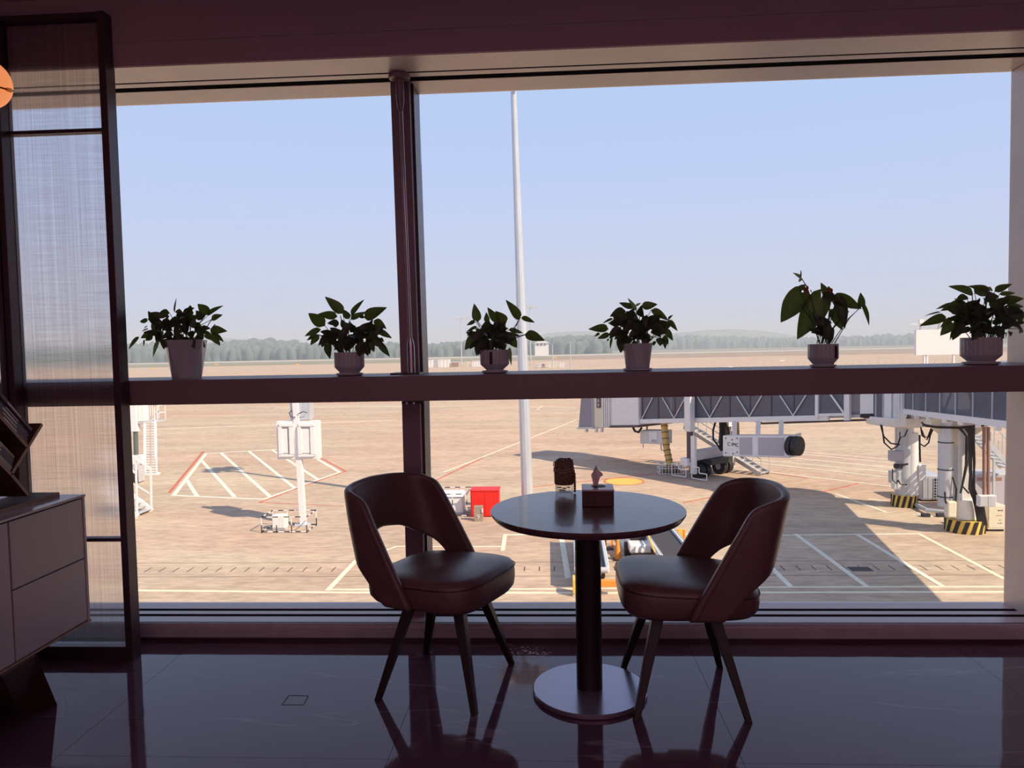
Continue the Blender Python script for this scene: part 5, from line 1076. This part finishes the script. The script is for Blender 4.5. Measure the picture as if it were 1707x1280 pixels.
# near stair
Y2 = onz(252, 853, G).y
def n2(px, py, dy=0): return ony(px, py, Y2+dy)
t = thing('passenger_stair', 'white passenger stair with handrail and open side at left window edge', 'stair', tuple(onz(250, 853, G))); o_ = V(t.location)
for dy in (-1.2, 0):
    q = MB(o_); q.bar(n2(254, 852)+V((0, dy, 0)), n2(196, 808)+V((0, dy, 0)), .08, .22); q.build('stringer', 'white', t)
    q = MB(o_); q.bar(n2(252, 782)+V((0, dy, 0)), n2(196, 745)+V((0, dy, 0)), .08); q.build('handrail', 'white', t)
    q = MB(o_); q.bar(n2(252, 824)+V((0, dy, 0)), n2(196, 790)+V((0, dy, 0)), .05); q.build('mid_rail', 'white', t); q = MB(o_); q.bar(n2(252, 845)+V((0, dy, 0)), n2(196, 815-11)+V((0, dy, 0)), .04); q.build('mid_rail', 'white', t)
    for x_, y0_, y1_ in ((251, 782, 848), (226.5, 766, 832), (203, 750, 815)):
        q = MB(o_); q.bar(n2(x_, y0_)+V((0, dy, 0)), n2(x_+1.5, y1_)+V((0, dy, 0)), .07); q.build('post', 'white', t)
for k in range(7):
    f_ = (k+.5)/7; p = n2(252, 852).lerp(n2(196, 812), f_); q = MB(o_); q.box(p+V((0, -.6, .03)), (.26, 1.2, .04)); q.build('tread', 'grey', t)
q = MB(o_); q.bb((n2(196, 850).x, Y2-1.2, G+.02), (n2(246, 850).x, Y2, G+.12)); q.build('stair_chassis', 'grey', t)
# ================================================================== FAR THINGS
def farbox(label, px0, px1, yt, yb, y, mt, name='site_container', cat='container', dep=3, group='containers far out on the apron'):
    a, c_ = ony(px0, yb, y), ony(px1, yt, y); z0 = G; t = thing(name, label, cat, ((a.x+c_.x)/2, y+dep/2, G), 0, group); o_ = V(t.location)
    q = MB(o_); q.bb((a.x, y, z0), (c_.x, y+dep, c_.z)); q.build('container_body', mt, t); q = MB(o_); q.bb((a.x-.1, y-.1, c_.z), (c_.x+.1, y+dep+.1, c_.z+.15)); q.build('roof_panel', 'white', t)
    for k in range(3):
        x = a.x+(c_.x-a.x)*(k+.5)/3; q = MB(o_); q.bb((x-.05, y-.08, z0), (x+.05, y, c_.z)); q.build('wall_post', 'grey', t)
farbox('white container nearest the mullion, far out on the apron', 707, 720.5, 600.5, 609, 300, 'white'); farbox('long white container left of the labelled plant pot', 731, 749, 599.5, 609, 300, 'white'); farbox('grey container between two white ones beyond the mullion', 721.5, 730, 601, 609, 309, 'grey')
farbox('low reddish container near the far pole', 752, 763, 604, 609, 300, 'rust'); farbox('small cream container left of the sparse plant', 776, 782, 603.5, 608.5, 300, 'cream'); farbox('white container partly behind the sparse plant pot', 787, 801, 602, 608, 300, 'white')
farbox('tall cream container right of the mast foot', 910, 929, 604.5, 612, 265, 'cream'); farbox('pinkish white container next to the cream one', 931, 941, 605, 611.5, 265, 'white'); farbox('small brown crate beyond the mast', 903, 908, 606, 612, 265, 'rust'); farbox('small white crate just right of the mast', 896, 902, 606.5, 612, 265, 'white')
def farpole(label, px, yt, y, r, head=True, name='floodlight_pole'):
    p = ony(px, yt, y); t = thing(name, label, 'pole', (p.x, y, G)); o_ = V((p.x, y, G)); q = MB(o_); q.cyl(o_, (p.x, y, p.z), r, r*.6, n=8); q.build('pole_shaft', 'galv', t, smooth=True)
    if head:
        q = MB(o_); q.box((p.x, y, p.z), (r*26, .6, .5)); q.build('lamp_bar', 'grey', t)
        for k in range(4):
            q = MB(o_); q.box((p.x+(k-1.5)*r*7, y-.4, p.z-.3), (r*3.4, .6, .6)); q.build('lamp_head', 'grey', t)
farpole('distant floodlight pole left of the sparse plant', 768, 530, 330, .28); farpole('distant floodlight pole just right of the tall mast', 883, 512, 300, .28)
farpole('short bright pole far out, left of the two right of the mast', 921, 575, 260, .18, False, 'marker_pole'); farpole('short bright pole far out, right of the two right of the mast', 950.5, 569, 235, .18, False, 'marker_pole')
farpole('thin pole on the earth field left of the billboard', 1465, 590, 210, .1, False, 'marker_pole')
# pale building among far trees
p = ony(903, 572, 640); t = thing('far_building', 'small pale building among the far trees right of the mast', 'building', (p.x, 640, G)); o_ = V(t.location)
q = MB(o_); q.bb((p.x-6, 640, G), (p.x+6, 652, p.z)); q.build('wall', 'white', t); q = MB(o_); q.prism([V((p.x-7, 639, p.z)), V((p.x+7, 639, p.z)), V((p.x, 639, p.z+3.5))], (0, 14, 0)); q.build('roof', 'white', t)
for k in range(3):
    q = MB(o_); q.bb((p.x-4.5+k*3.2, 639.7, G+9), (p.x-2.8+k*3.2, 640, G+11)); q.build('window', 'tglass', t)
# billboard
yb_ = 130; a, c_ = ony(1527, 592, yb_), ony(1618, 548, yb_); t = thing('billboard', 'large blank white billboard on posts at the right, beyond the walkway', 'billboard', ((a.x+c_.x)/2, yb_, G)); o_ = V(t.location)
q = MB(o_); q.bb((a.x, yb_, a.z), (c_.x, yb_+.6, c_.z)); q.build('board', 'white', t)
for px in (1542, 1546.5, 1591):
    x = ony(px, 600, yb_).x; q = MB(o_); q.bb((x-.15, yb_+.1, G), (x+.15, yb_+.5, a.z)); q.build('post', 'white', t)
for px in (1535, 1565):
    p = ony(px, 540, yb_); q = MB(o_); q.bar((p.x, yb_+.3, c_.z), (p.x, yb_-.2, p.z), .15); q.build('lamp_arm', 'grey', t); q = MB(o_); q.bar((p.x-1.8, yb_-.2, p.z), (p.x+1.8, yb_-.2, p.z), .12); q.build('lamp_bar', 'white', t)
    q = MB(o_); q.box((p.x, yb_-.2, p.z+.45), (.8, .4, .7)); q.build('lamp_head', 'white', t)
# perimeter fence on the earth field
t = thing('field_fence', 'long low wire fence across the red earth field', 'fence', (60, 205, G)); o_ = V(t.location)
for k in range(90):
    x = -5+k*2.2; q = MB(o_); q.bb((x-.05, 205-.05, G), (x+.05, 205.05, G+2.0)); q.build('fence_post', 'grey', t)
for z in (.3, 1.0, 1.9):
    q = MB(o_); q.bb((-5, 204.98, G+z), (193, 205.02, G+z+.05)); q.build('fence_wire', 'grey', t)
for k, (px, py) in enumerate(((255, 616), (361, 609), (497, 609.5), (925, 597.5), (1304, 603))):
    p = onz(px, py, G); 
    if p.y > 900: continue
    t = thing('taxiway_sign', ['low yellow taxiway sign left of the tall white planter', 'low yellow taxiway sign right of the tall white planter', 'low yellow taxiway sign left of the bushy plant', 'low yellow sign far out, right of the mast', 'small pale sign on the earth field left of the anthurium pot'][k], 'sign', tuple(p)); q = MB(p); w_ = p.y*.0032; q.box(p+V((0, 0, w_*.45)), (w_*2.0, .4, w_*.5)); q.build('sign_board', 'yellow' if k < 4 else 'white', t)
    for s_ in (-.7, .7):
        q = MB(p); q.bb((p.x+s_*w_-.06, p.y-.06, G), (p.x+s_*w_+.06, p.y+.06, G+w_*.2)); q.build('sign_leg', 'grey', t)
